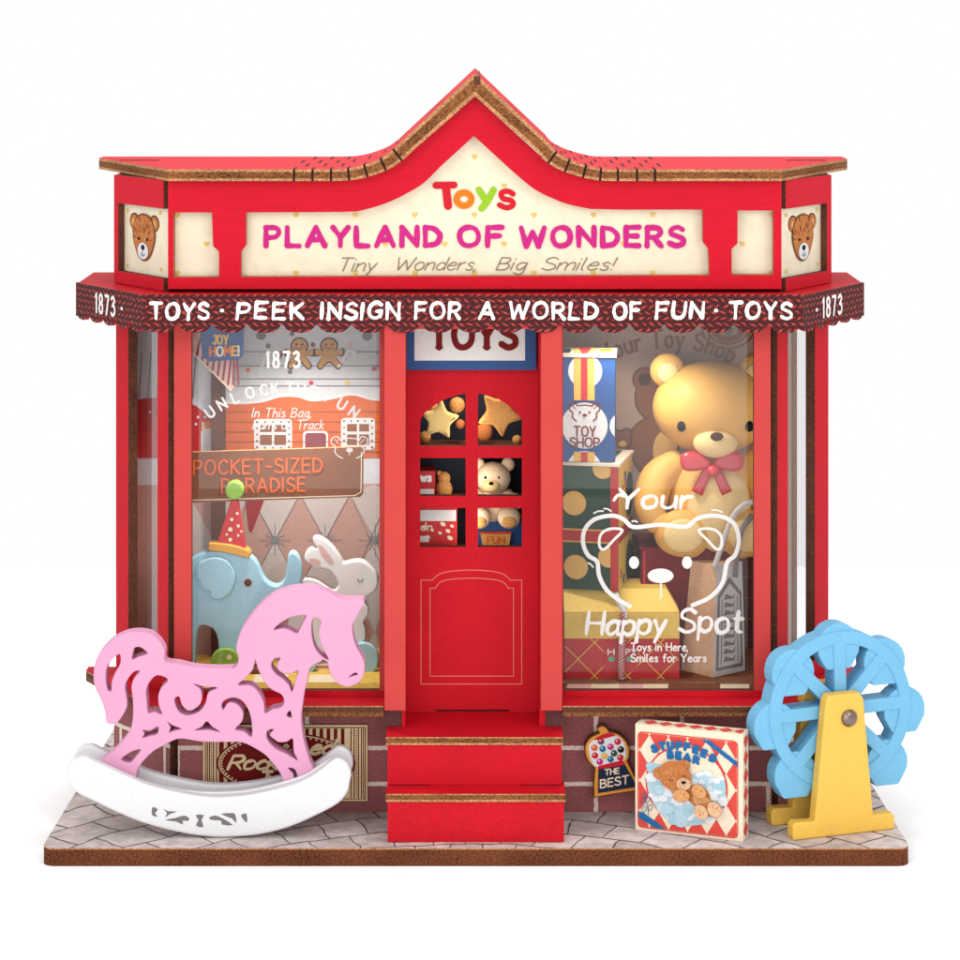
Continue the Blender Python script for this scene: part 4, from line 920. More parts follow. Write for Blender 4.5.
# wheel: rim with eight spokes cut as one sheet
Ro, Ri, sw = .805, .672, .067
holes = []
for k in range(8):
    A0 = math.radians(k*45+1.5); A1 = math.radians((k+1)*45+1.5); rh_ = .13; pts_ = []
    def off(an, r, s): return (c0+r*math.cos(an)-s*math.sin(an), z0+r*math.sin(an)+s*math.cos(an))
    q0 = math.asin(sw/Ri); 
    pts_.append(off(A0, sw/math.tan(math.radians(22.5))+.0, sw))
    for t in range(0, 9):
        an = A0+q0+(A1-A0-2*q0)*t/8; pts_.append((c0+Ri*math.cos(an), z0+Ri*math.sin(an)))
    holes.append(pts_)
mb = MB(); mb.plate(Lc, [ell(c0, z0, Ro, Ro, 72)]+holes, .17, .40, 'wheel_blue', 'wheel_blue', bevel=.01)
wheel = mb.build('wheel', whl)
for k in range(8):
    an = math.radians(k*45+1.5); gx, gz = c0+.735*math.cos(an), z0+.735*math.sin(an)
    w = .236; lp = [(gx-w*.62, gz-.30), (gx-w*.52, gz-.32), (gx+w*.52, gz-.32), (gx+w*.62, gz-.30), (gx+w*.97, gz-.16)]+[(gx+w*math.cos(math.radians(t)), gz-.085+w*math.sin(math.radians(t))) for t in range(0, 181, 15)]+[(gx-w*.97, gz-.16)]
    mb = MB(); mb.plate(Lc, [lp], .185, .385, 'wheel_blue', 'wheel_blue', bevel=.01); mb.build('gondola', wheel)
mb = MB(); hc = ff.pt(a_, zc, -.005)
rot = Matrix.Rotation(math.radians(th), 3, 'Z')
mb.ball(tuple(hc), (.088, .05, .088), 'steel', 28, 14, rot)
p0, p1 = ff.pt(a_, zc, .02), ff.pt(a_, zc, .66); mb.tube([p0, p1], .05, 'steel', 16)
mb.build('axle_screw', whl)
# ---- stuffed bear gift box
bO = Vector((XX(635.3, .584), .584, 0)); fbx = Fr(bO, -20.5); wB, hB, dB = 1.133, 1.082, .21
gb = thing('gift_box', tuple(fbx.pt(.56, 0, .1)), 'flat square box with red diamonds and a bear asleep on a cloud, by the wall', 'gift box')
mb = MB(); mb.box(fbx, 0, wB, .002, hB, 0, dB, 'box_cream', {'right': 'box_cream'})
body_b = mb
class Bx:  # the face in hundredths of its width, from the top left
    O = fbx.O; u = fbx.u; n = fbx.n
    @staticmethod
    def ab(x, y): return wB*x/100, hB-hB*y/100
    pt = staticmethod(fbx.pt)
class Bt:  # top face
    O = fbx.O; u = fbx.u; n = fbx.n
    @staticmethod
    def ab(x, y): return wB*x/100, y/100
    @staticmethod
    def pt(a, b, d=0): return fbx.pt(a, hB-d, b)
mb.flat(Bx, [rrc(2.2, 6.5, 95.6, 97.6, 5)], -.003, 'coralink'); mb.flat(Bx, [rrc(3.2, 7.6, 94.6, 96.6, 4.5)], -.005, 'box_cream')
def clipd(cx, cy, rx, ry, x0, y0, x1, y1):
    P = [(cx, cy-ry), (cx+rx, cy), (cx, cy+ry), (cx-rx, cy)]
    for ax, lim, sg in ((0, x0, 1), (0, x1, -1), (1, y0, 1), (1, y1, -1)):
        Q = []
        for i in range(len(P)):
            a, b = P[i-1], P[i]; ia = (a[ax]-lim)*sg >= 0; ib = (b[ax]-lim)*sg >= 0
            if ia != ib:
                t = (lim-a[ax])/(b[ax]-a[ax]); Q.append((a[0]+(b[0]-a[0])*t, a[1]+(b[1]-a[1])*t))
            if ib: Q.append(b)
        P = Q
        if len(P) < 3: return None
    return P
for j in range(5):
    for i in range(7):
        cx, cy = 4.5+i*17.8-8.9+(8.9), 9.5+j*28.7
        for (qx, qy) in ((cx-0, cy),):
            P = clipd(qx, qy+0, 8.6, 14, 3.4, 7.8, 94.4, 96.4)
            if P: mb.flat(Bx, [P], -.007, 'coralink')
mb.flat(Bx, [ell(48, 53, 38.2, 37.2, 48)], -.010, 'coralink'); mb.flat(Bx, [ell(48, 53, 36.6, 35.6, 48)], -.012, 'box_cream')
R_ = random.Random(11)
cl = []
mb.flat(Bx, [sm([(13, 46), (20, 42), (30, 50), (44, 56), (58, 46), (66, 40), (78, 46), (83, 58), (80, 72), (72, 82), (58, 89), (40, 89), (24, 82), (15, 68), (12, 56)], 3)], -.0127, 'sky')
for k in range(150):
    x = R_.uniform(14, 84); y = R_.uniform(38, 90); rr = R_.uniform(2.5, 7)
    if math.hypot((x-48)/36, (y-55)/35) > 1.0 or y < 44+.0*x and x > 30 and x < 60: continue
    cl.append((x, y, rr))
for n_, (x, y, rr) in enumerate(cl):
    mb.flat(Bx, [sm([(x+rr*math.cos(a)*R_.uniform(.8, 1.15), y+rr*.8*math.sin(a)*R_.uniform(.8, 1.15)) for a in [q*6.283/9 for q in range(9)]], 2)], -.013-n_*.0001, ('sky', 'skywhite', 'sky', 'skywhite', 'cloudb', 'skywhite')[n_ % 6])
dz = -.031
def pb(x, y, rx, ry, rot, c, outl='bear_m'):
    global dz
    x = (x-45)*1.04+48; y = (y-50)*1.0+51; rx *= 1.04; ry *= 1.04
    mb.flat(Bx, [ell(x, y, rx+.45, ry+.45, 24, rot)], dz, outl); mb.flat(Bx, [ell(x, y, rx, ry, 24, rot)], dz-.001, c)
    Rk = random.Random(int(x*7+y))
    for k in range(int(rx*5)):
        a = Rk.uniform(0, 6.28); q = Rk.uniform(.1, .9); ex, ey = q*rx*math.cos(a), q*ry*math.sin(a); r_ = math.radians(rot)
        X, Y_ = x+ex*math.cos(r_)-ey*math.sin(r_), y+ex*math.sin(r_)+ey*math.cos(r_)
        mb.stroke(Bx, [(X, Y_), (X+1.6*math.cos(a), Y_+1.6*math.sin(a))], .4, dz-.0013, ('bear_l', 'bear_o', 'bearlight')[k % 3])
    dz -= .008
pb(56, 60, 11, 9, 30, 'bear_m'); pb(62, 67, 13, 6.5, 40, 'bear_l'); pb(44, 32, 4.6, 4.6, 0, 'bear_m'); pb(21.5, 42, 5, 5, 0, 'bear_m')
pb(36, 43, 14.5, 13, 20, 'bear_m'); pb(44, 49, 6.4, 5.4, -20, 'bearlight', 'bear_m')
pb(42, 60, 7.2, 5.4, -5, 'bear_l'); pb(58, 54, 6.6, 5.4, 40, 'bear_l'); pb(60, 73, 5.6, 6.6, -40, 'bearlight'); pb(72, 69, 5.8, 6.8, -30, 'bearlight')
mb.flat(Bx, [ell(48, 47.6, 2.2, 1.5, 14, -20)], dz, 'black')
mb.stroke(Bx, [(34, 46), (36, 47.2), (38.5, 46.2)], .8, dz, 'bear_d', True); mb.stroke(Bx, [(46, 41), (48, 41.8), (50, 40.5)], .8, dz, 'bear_d', True)
pts_ = [(62, 8), (69, 8), (95, 25.5), (95, 30.5)]; mb.flat(Bx, [pts_], -.016, 'blue')
mb.flat(Bx, [[(3.5, 82), (8, 82.5), (29, 96), (20, 96), (3.5, 88)]], -.016, 'blue')
for ch, x, y, a in (('S', 18.5, 21, -18), ('T', 26, 18, -12), ('U', 33.5, 16.6, -6), ('F', 41.5, 16, -1), ('F', 49, 16.3, 4), ('E', 57, 18, 11), ('E', 64.5, 20.6, 16), ('D', 73, 24.5, 24), ('B', 33.5, 25.2, -3), ('E', 41, 25.2, 0), ('A', 49, 26, 4), ('R', 57.5, 27.5, 9)):
    if (ch, x) == ('E', 57): pass
    gw, st = glyph(ch); r_ = math.radians(a)
    for s_, P in st:
        Q = [(x+((p-gw/2)*6.2)*math.cos(r_)+((q-.5)*5.6)*math.sin(r_), y+((p-gw/2)*6.2)*math.sin(r_)-((q-.5)*5.6)*math.cos(r_)) for p, q in P]
        mb.stroke(Bx, Q, 3.0, -.022, 'blue', s_)
mb.stroke(Bx, [(13, 84), (12, 76), (9, 66)], .7, -.018, 'teal', True)
for q in ((9, 66), (12, 70), (7.5, 73), (14.5, 77), (9, 79)): mb.stroke(Bx, ell(q[0], q[1], 1.7, 3, 10, 20)+[ell(q[0], q[1], 1.7, 3, 10, 20)[0]], .55, -.018, 'teal')
for i in range(7): # diamonds on the top
    P = clipd(12+i*14, 10, 7, 8, 6, 2.5, 98, 18.5)
    if P: mb.flat(Bt, [P], .003*-1, 'coralink')
for i in range(5):
    mb.flat(Fr(fbx.pt(wB, 0, 0), 0) if False else Bx, [rc(0, 0, .1, .1)], -.003, 'box_cream') if False else None
class Bs:
    O = fbx.O; u = fbx.u; n = fbx.n
    @staticmethod
    def ab(x, y): return x/100, y/100
    @staticmethod
    def pt(a, b, d=0): return fbx.pt(wB-d, b, a)
for i in range(6):
    P = clipd(10.5, 10+i*18, 9, 8.5, 2, 3, 19, 104)
    if P: mb.flat(Bs, [P], -.003, 'coralink')
mb.build('box', gb)
# ---- gumball machine plaque
gO = FY(1.04); gm = MB()
out = sm([(599, 733), (597, 728.5), (600, 726), (604, 725.7), (607.5, 728.5), (609.5, 731.5), (617, 733), (625, 739), (629.5, 748), (629.5, 757), (627.5, 761)], 2, False)+[(627.5, 761), (642, 790.5), (617, 794), (593.5, 798), (593.3, 783), (594.6, 768)]+sm([(594.6, 768), (588, 762), (584.5, 752), (585.5, 743), (591, 736.5)], 2, False)
gm.plate(gO, [out], 0, .10, 'gumball_orange', 'ply', bevel=.012)
gm.flat(gO, [sm([(588.5, 748), (592, 741), (602, 737.5), (617, 736), (624, 743), (626, 752), (624.5, 760), (612, 764.5), (597, 767), (591, 760)], 3)], -.004, 'skywhite')
gm.flat(gO, [sm([(594, 739.8), (601, 735), (610, 732.8), (615, 735.3), (604, 738.5)], 2)], -.007, 'inkred')
gm.flat(gO, [[(598, 765.8), (610, 763), (622, 760), (624.5, 762), (625, 764.5), (611, 767), (598.3, 769)]], -.007, 'inkred')
gm.flat(gO, [[(598.3, 769), (625, 764.5), (637, 786.5), (616, 790), (598, 793)]], -.009, 'navy')
for n_, (x, y, c_) in enumerate(((594.5, 747.6, 'orange_ink'), (602.6, 748.6, 'teal'), (610.5, 746.6, 'magenta'), (617.6, 741.5, 'inkred'), (601, 741.3, 'plum'), (620.8, 749.3, 'black'), (595, 755.3, 'inkred'), (604.4, 755.6, 'gold'), (614, 753, 'dgreen'), (610.5, 759, 'teal'), (620.3, 757.3, 'inkred'), (599.8, 761.5, 'magenta'))):
    gm.flat(gO, [ell(x, y, 3.3, 3.2, 16)], -.011, c_); gm.flat(gO, [ell(x-1, y-1, .9, .8, 8)], -.013, 'skywhite')
text(gm, gO, 'THE', 605, 619, 774.7, 5.5, 1.2, 'cream2', -.012, tilt=-.12); text(gm, gO, 'BEST', 600.5, 628.5, 787.5, 8, 1.5, 'cream2', -.012, tilt=-.16)
gp = gm.build('gumball_plaque', None, 'small orange edged gumball machine cutout reading THE BEST, fixed to the brick wall', 'plaque', origin=(XX(610, 1.04), 1.04, ZZ(798, 1.04)))
# ---- poster on the bricks
yp = 1.135; f5 = FY(yp); pm = MB()
pm.plate(f5, [rc(203, 725, 367.5, 801)], 0, .03, 'sign_cream', 'ply')
pm.flat(f5, [rc(205, 727, 366, 799.3)], -.002, 'maroon'); pm.flat(f5, [rc(206, 728, 365, 798.4)], -.004, 'sign_cream')
for i, x in enumerate([207.5, 209.6, 213.5, 216.6, 219.6]+[222+i*7.1 for i in range(18)]+[351, 354.2, 358.5, 361.5, 363.6]):
    w = 1.1 if (i < 5 or i > 22) else 3.6
    if x < 364: pm.flat(f5, [rc(x-w/2, 728.4, x+w/2, 798)], -.006, 'maroon')
for x in (211.5, 356.4):
    for k in range(28): pm.flat(f5, [rc(x-.6, 730+k*2.4, x+.6, 731.2+k*2.4)], -.006, 'maroon')
pm.flat(f5, [ell(286, 763, 69.5, 30.5, 60)], -.009, 'maroon'); pm.flat(f5, [ell(286, 763, 67.5, 29, 60)], -.011, 'sign_cream'); pm.flat(f5, [ell(286, 763, 66.3, 28, 60)], -.013, 'maroon')
for k in range(64):
    a = 2*math.pi*k/64; x, y = 286+64.6*math.cos(a), 763+26.6*math.sin(a)
    pm.flat(f5, [ell(x, y, 1.15, .95, 8)], -.015, 'sign_cream')
text(pm, f5, '&', 283, 291, 753, 9, 1.8, 'sign_cream', -.018); text(pm, f5, 'ed', 310, 331, 753.5, 14, 3.2, 'sign_cream', -.018, slant=.3, gap=.15)
text(pm, f5, 'Rock', 228, 276, 768.5, 13.5, 2.6, 'sign_cream', -.018, slant=.3, gap=.12, brush=.25); text(pm, f5, 'g', 314, 325, 768.5, 13, 2.6, 'sign_cream', -.018, slant=.3)
text(pm, f5, 'Ju', 256, 276, 785, 14, 3.4, 'sign_cream', -.018, slant=.25, gap=.2)
pm.build('striped_poster', None, 'cream and maroon striped card with oval script lettering, behind the rocking horse', 'sign', origin=(XX(285, yp), yp, ZZ(801, yp)))
# ================================================================ LEFT WINDOW
fe = FY(1.8); mb = MB()
def two(mb, f, loop, d0, d1, m, bev=.02): mb.plate(f, [loop], d0, d1, m, m, bevel=bev)
el = thing('elephant_toy', (XX(240, 1.85), 1.85, ZS), 'pale blue wooden elephant in a red party hat, standing in the left window', 'elephant toy')
bo = sm([(176, 585), (184, 566), (194, 557), (205, 552.5), (222, 550.5), (240, 552), (252, 557.5), (258, 565), (262, 575), (268, 583), (277, 586), (284, 580), (286.5, 568), (288, 556), (292, 552.5), (297, 555), (301, 564), (302, 576), (299, 590), (290, 604), (276, 612), (262, 622), (250, 636), (244, 652), (240, 668), (222, 670), (218, 640), (212, 628), (200, 626), (196, 640), (194, 668), (178, 668), (172, 640), (171, 610)], 3)
two(mb, fe, bo, 0, .16, 'eleph'); body = mb.build('body', el)
mb = MB(); two(mb, fe, sm([(199, 562), (214, 556), (228, 560), (235, 571), (235, 583), (229, 594), (219, 599), (210, 596), (211, 591), (203, 588), (200, 580), (196, 574)], 3), -.055, .01, 'eleph', .02); mb.build('ear', el)
mb = MB(); mb.flat(fe, [ell(248, 582.7, 4.6, None, 20)], -.004, 'pinkpale'); mb.flat(fe, [ell(248, 582.7, 3.7, None, 20)], -.006, 'brown_dark'); mb.build('eye', el)
mb = MB(); two(mb, fe, [(231, 500), (238, 500), (245.5, 548), (217, 544)], -.02, .10, 'hatred', .008)
for (x, y, r_) in ((237.5, 513, 1.5), (232, 519, 1.7), (238.5, 525.5, 1.6), (230.5, 529, 2.2), (227, 534, 1.2), (238.5, 535, 1.3), (241.5, 531, 1.2), (230.5, 539.2, 1.9)): mb.flat(fe, [ell(x, y, r_, r_*1.05, 12)], -.024, 'cream')
hat = mb.build('party_hat', el)
mb = MB(); two(mb, fe, sm([(211, 542), (230, 543.5), (249, 549.5), (250, 555), (247, 557), (228, 552), (210, 549.5), (209.5, 545)], 2), -.05, .13, 'hatband', .015); mb.build('hat_band', hat)
mb = MB(); two(mb, fe, ell(234.8, 490, 9.3, None, 32), -.05, .09, 'greenball', .02); mb.build('pompom', hat)
mb = MB()
for cx in (226,): two(mb, fe, ell(cx, 661, 15, 14.5, 32), -.09, -.01, 'greenball', .015); mb.flat(fe, [ell(cx+4, 655, 2.6, None, 12)], -.094, 'cream')
mb.build('wheel', el)
mb = MB(); two(mb, fe, rrc(176, 668, 262, 674.5, 2), -.03, .2, 'board_brown', .008)
mb.build('trolley', el)
rb_ = thing('rabbit_toy', (XX(345, 1.95), 1.95, ZS), 'white wooden rabbit on blue wheels with closed eyes, beside the elephant', 'rabbit toy'); fq = FY(1.95)
ro = sm([(313, 538), (317, 536.5), (324, 539), (334, 548), (341, 558), (344, 563), (352, 561), (362, 561), (371, 567), (377, 575), (378, 583), (375, 591), (368, 596), (364, 600), (368, 608), (368, 616), (364, 622), (366, 632), (364, 642), (352, 650), (330, 652), (306, 652), (294, 646), (288, 630), (290, 606), (297, 594), (302, 583), (306, 578.5), (317, 580), (327, 587), (334, 590), (338, 585), (334, 576), (328, 570), (317, 568), (306, 562), (304.5, 556), (309, 549), (317, 548), (313.5, 543)], 3)
mb = MB(); two(mb, fq, ro, 0, .14, 'rabbit_white'); mb.build('body', rb_)
mb = MB(); mb.flat(fq, [sm([(318, 545), (323, 547), (330, 556), (334, 563), (329, 562), (322, 555)], 3)], -.004, 'pinkpale'); mb.flat(fq, [sm([(309, 559), (315, 558.5), (321, 562), (318, 565), (311, 563)], 3)], -.004, 'pinkpale'); mb.build('ear_lining', rb_)
mb = MB(); mb.stroke(fq, [(357.5, 579), (359, 581.3), (361.5, 581.3), (363, 579)], 1.0, -.004, 'gray', True); mb.build('eye', rb_)
for cx in (303, 364):
    mb = MB(); two(mb, fq, ell(cx, 658, 15, 17, 32), -.08, -.005, 'eleph', .018); mb.flat(fq, [ell(cx, 658, 3, None, 14)], -.084, 'cream'); mb.build('wheel', rb_)
mb = MB(); two(mb, fq, rc(296, 664, 352, 672), .01, .2, 'cream2', .006); mb.flat(fq, [rc(300, 666.5, 350, 668)], .006, 'inkred'); mb.build('trolley', rb_)
# hanging boards
yk = 1.96; fk = FY(yk); mb = MB()
mb.plate(fk, [[(184, 452.5), (361, 447), (363.5, 450), (363, 494), (360, 497), (184, 503)]], 0, .06, 'board_brown', 'ply_light')
mb.stroke(fk, [(186, 500.5), (355, 495.5), (361, 492), (361.5, 452)], .8, -.002, 'cream2')
text(mb, fk, 'POCKET-SIZED', 194, 322, 474.5, 14, 1.9, 'orange_ink', -.004, tilt=-.022, jit=.03, gap=.3)
text(mb, fk, 'PARADISE', 222, 305, 492.5, 13.5, 1.9, 'orange_ink', -.004, tilt=-.022, jit=.03, gap=.3)
mb.build('wooden_sign', None, 'brown wooden board lettered POCKET-SIZED PARADISE in orange, hung inside the left window', 'sign', origin=(XX(270, yk), yk, ZZ(500, yk)))
mb = MB(); fj = FY(1.6)
mb.plate(fj, [[(199.5, 318), (243.5, 318), (243.5, 355), (239, 359.5), (210, 361.5), (202, 357)]], 0, .05, 'card_blue', 'ply')
text(mb, fj, 'JOY', 213, 228, 344, 8.5, 1.9, 'gold', -.004, jit=.03, gap=.3); text(mb, fj, 'HOME!', 210, 239, 356, 9, 2.0, 'gold', -.004, tilt=-.03, jit=.03, colors=['orange', 'cream2', 'orange', 'gold', 'cream2'])
mb.build('blue_sign', None, 'small blue hanging board reading JOY HOME! under the valance', 'sign', origin=(XX(220, 1.6), 1.6, ZZ(361, 1.6)))
# ================================================================ RIGHT WINDOW
def giftbox(name, f, w, z0, z1, dep, m, label, cat='gift box'):
    t = thing(name, tuple(f.pt(w/2, z0, dep/2)), label, cat); return t
# round-dotted tall box reading TOY SHOP
zb1 = ZZ(444, 1.75)
t1Y = 1.72; fbA = Fr((XX(557, t1Y), t1Y, 0), -4)
zG1 = ZZ(463, 1.65); zG0 = ZZ(591, 1.65)
TA = thing('gift_box', (XX(586, 1.9), 1.95, zG1), 'blue box reading TOY SHOP with a bear face, on top of the green dotted box', 'gift box', 'gift boxes stacked in the right window')
mb = MB(); wA = .62; hA = ZZ(357, t1Y)-zG1
mb.box(fbA, 0, wA, zG1+.002, zG1+hA, 0, .50, 'card_blue', {'top': 'box_cream', 'bottom': 'box_cream'})
def rel(f, z0, sc=100):
    class R2:
        O = f.O; u = f.u; n = f.n
        @staticmethod
        def ab(x, y): return x/100, z0+y/100
        pt = staticmethod(f.pt)
    return R2
class T_(object): pass
ca = rel(fbA, zG1)
def hm(cx, cy, r, x0, y0, x1, y1, n=40):
    P = ell(cx, cy, r, r, n); 
    return [(min(max(x, x0), x1), min(max(y, y0), y1)) for x, y in P]
for (cx, cy, r_) in ((29.5, 39, 24.5), (30, 97, 18), (29, -6, 18), (70, 39, 14)):
    mb.flat(ca, [hm(cx, cy, r_, .6, .6, wA*100-.6, hA*100-.6)], -.002-(.0005*(cx == 70)), 'card_white')
for (x0_, x1_, c_, dd) in ((18, 40, 'gold', -.004), (25.5, 32.5, 'card_red', -.006)):
    mb.flat(ca, [rc(x0_, 66, x1_, hA*100-.8)], dd, c_); mb.flat(ca, [rc(x0_, .6, x1_, 11)], dd, c_)
text(mb, ca, 'TOY', 18.5, 41, 28, -10, 1.7, 'maroon', -.008); text(mb, ca, 'SHOP', 14, 45, 16.5, -9.5, 1.7, 'maroon', -.008)
class Up:  # y grows upward on this face, so flip for lettering
    pass
for s_ in (-1, 1):
    c = 29.5
    mb.stroke(ca, [(c+s_*8, 60), (c+s_*10, 63), (c+s_*15, 62), (c+s_*16, 56), (c+s_*12.5, 52.5), (c+s_*13, 48), (c+s_*9, 44)], 1.5, -.008, 'maroon', True)
    mb.flat(ca, [ell(c+s_*5, 53, 1.3, None, 12)], -.008, 'maroon'); mb.stroke(ca, [(c+s_*10, 57), (c+s_*13, 60)], 1, -.008, 'maroon')
mb.stroke(ca, [(c-8, 60), (c, 61), (c+8, 60)], 1.5, -.010, 'maroon', True); mb.flat(ca, [ell(c, 50, 2.6, 1.7, 14)], -.008, 'maroon')
ct = [None]
mb.build('box', TA)
mb = MB(); zL = zG1+hA+.002
mb.box(fbA, -.015, wA+.012, zL, zL+.035, -.012, .512, 'box_cream')
def topq(f, z, pts, m, mbb, dz_=.002): mbb.add([(f.pt(a/100, 0, b/100).x, f.pt(a/100, 0, b/100).y, z+dz_) for a, b in pts], [list(range(len(pts)))], m)
topq(fbA, zL+.035, [(18, 0), (40, 0), (42, 50), (16, 50)], 'gold', mb); topq(fbA, zL+.035, [(26, 0), (33, 0), (36, 50), (22, 50)], 'card_red', mb, .004); topq(fbA, zL+.035, [(1, 6), (14, 4), (14, 40), (1, 44)], 'navy', mb)
topq(fbA, zL+.035, [(46, 10), (60, 14), (58, 44), (44, 40)], 'orange', mb)
mb.build('lid', TA)
# green dotted box, turned so its yellow side shows
cr = Vector((XX(618.5, 1.62), 1.62, 0)); fbG = Fr(cr-Vector((math.cos(math.radians(-13)), math.sin(math.radians(-13)), 0))*.72, -13)
TG = thing('gift_box', (XX(595, 1.9), 1.95, zG0), 'dark green box with orange dots and red ribbon, middle of the stack', 'gift box', 'gift boxes stacked in the right window')
mb = MB(); hG = zG1-zG0-.04; wG = .72; dG = .88
mb.box(fbG, 0, wG, zG0+.002, zG0+hG, 0, dG, 'card_green', {'right': 'card_yellow'})
cg = rel(fbG, zG0)
for (cx, cy, r_) in ((24, 92, 13), (26, 24, 13), (61, 36, 11), (55, hG*100-2, 11)):
    mb.flat(cg, [hm(cx, cy, r_, .5, .5, wG*100-.5, hG*100-.5)], -.002, 'tan')
mb.flat(cg, [rc(.2, 50.3, wG*100-.2, 65)], -.004, 'gold'); mb.flat(cg, [rc(.2, 52, wG*100-.2, 63.3)], -.006, 'card_red'); mb.flat(cg, [rc(63.5, .3, 71.8, hG*100-.3)], -.008, 'card_red')
class SideG:
    O = fbG.O; u = fbG.u; n = fbG.n
    @staticmethod
    def ab(x, y): return x/100, zG0+y/100
    @staticmethod
    def pt(a, b, d=0): return fbG.pt(wG-d, b, a)
mb.flat(SideG, [rc(.5, 50, 87, 65)], -.003, 'card_red')
for (x, y, r_, c_) in ((66, 92, 24, 'card_green'), (66, 20, 22, 'card_green')): mb.flat(SideG, [hm(x, y, r_, .6, .6, 87, hG*100-.6)], -.005, c_)
for (x, y, c_) in ((40, 116, 'blue'), (22, 104, 'orange'), (30, 8, 'blue'), (14, 16, 'orange'), (40, 108, 'orange')): mb.flat(SideG, [[(x-7, y-3), (x+2, y-6), (x+7, y+3), (x-2, y+6)]], -.007, c_)
mb.build('box', TG)
mb = MB(); zL = zG0+hG+.002; mb.box(fbG, -.012, wG+.015, zL, zL+.034, -.012, dG+.01, 'box_cream')
topq(fbG, zL+.034, [(0, 2), (62, 2), (62, 86), (0, 86)], 'card_green', mb); topq(fbG, zL+.034, [(8, 4), (28, 4), (30, 20), (10, 20)], 'tan', mb, .004); topq(fbG, zL+.034, [(40, 20), (56, 22), (54, 50), (40, 46)], 'tan', mb, .004)
topq(fbG, zL+.034, [(60, 2), (66, 2), (52, 86), (46, 86)], 'card_red', mb, .005)
mb.build('lid', TG)
# gold and red house-shaped box at the bottom
TH_ = thing('gift_box', (XX(620, 1.8), 1.9, ZS), 'yellow topped red gable box with gold lattice, bottom of the stack', 'gift box', 'gift boxes stacked in the right window')
yx = 1.58; fx_ = FY(yx); mb = MB(); zt = ZZ(612, yx); xa, xb = XX(564, yx), XX(679.5, yx)
mb.box(Fr((0, yx, 0)), xa, xb, ZS+.002, zt, 0, .9, 'card_red')
zr = zG0-.004; xr = XX(668, yx)
V = [(xa, yx, zt), (xb, yx, zt), (xr, yx+.2, zr), (xa, yx+.2, zr), (xa, yx+.9, zt), (xb, yx+.9, zt), (xr, yx+.7, zr), (xa, yx+.7, zr)]
mb.add(V, [[0, 1, 2, 3], [1, 5, 6, 2], [5, 4, 7, 6], [4, 0, 3, 7], [3, 2, 6, 7]], 'card_yellow')
mb.flat(fx_, [rc(564.3, 612.3, 679.3, 638.5)], -.002, 'card_yellow')
def seg(p, q): 
    mb.stroke(fx_, [p, q], 1.1, -.004, 'gold')
for x in (545, 578, 611, 644, 677):
    for (p, q) in (((x-20, 639), (x+20, 679)), ((x+20, 639), (x-20, 679))):
        t0 = max(0, (565.5-p[0])/(q[0]-p[0])) if q[0] > p[0] else max(0, (678-p[0])/(q[0]-p[0]) if p[0] > 678 else 0)
        t1 = min(1, (678-p[0])/(q[0]-p[0])) if q[0] > p[0] else min(1, (565.5-p[0])/(q[0]-p[0]))
        if t1 > t0: seg((p[0]+(q[0]-p[0])*t0, p[1]+(q[1]-p[1])*t0), (p[0]+(q[0]-p[0])*t1, p[1]+(q[1]-p[1])*t1))
mb.stroke(fx_, rc(604, 642, 637, 671)+[(604, 642)], 1, -.008, 'candy'); mb.flat(fx_, [rc(605, 643, 636, 670)], -.008, 'card_red')
for (x, y) in ((609, 646), (631, 646), (609, 666), (631, 666)): mb.flat(fx_, [ell(x, y, 2, None, 5)], -.010, 'candy')
text(mb, fx_, 'H', 608, 614, 654, 5, 1.3, 'white_ink', -.012); text(mb, fx_, 'PY', 626, 636, 654, 5, 1.3, 'white_ink', -.012)
for x in (611.5, 629.5): mb.flat(fx_, [ell(x, 659, 3.6, 2.8, 12)], -.010, 'mint')
mb.build('box', TH_)
mb = MB(); fss = FY(yx-.06)
for n_ in range(1): mb.tube([W(621, 679, yx-.06), W(622, 630, yx-.06), W(625, 612, yx-.05), W(618, 600, yx-.03), W(615, 594, yx-.03)], .034, 'card_white', 12)
for k in range(24):
    y = 677-k*3.0
    if y < 612: continue
    x = 621.3+(679-y)*.02; mb.stroke(FY(yx-.098), [(x-2.6, y+1.6), (x+2.6, y-1.6)], 1.2, 0, 'card_red')
mb.build('straw', None, 'thin red and white striped straw leaning on the front of the gable box', 'straw', origin=(XX(621, yx-.06), yx-.06, ZS))
# maroon parcel under the teddy
zT = ZZ(549, 2.05); TP = thing('gift_box', (XX(690, 2.2), 2.25, ZS), 'plain maroon parcel under the seated teddy bear', 'gift box')
mb = MB(); mb.box(Fr((0, 2.0, 0)), XX(641, 2.0), XX(742, 2.0), ZS+.002, zT, 0, .75, 'maroon_card'); mb.flat(FY(2.0), [rc(643.5, 551, 645, 676)], -.002, 'candy'); mb.build('box', TP)
mb = MB(); topz = zT+.002
mb.box(Fr((0, 1.985, 0)), XX(640, 2.0), XX(743, 2.0), zT+.002, zT+.03, 0, .78, 'maroon_card'); mb.build('lid', TP)
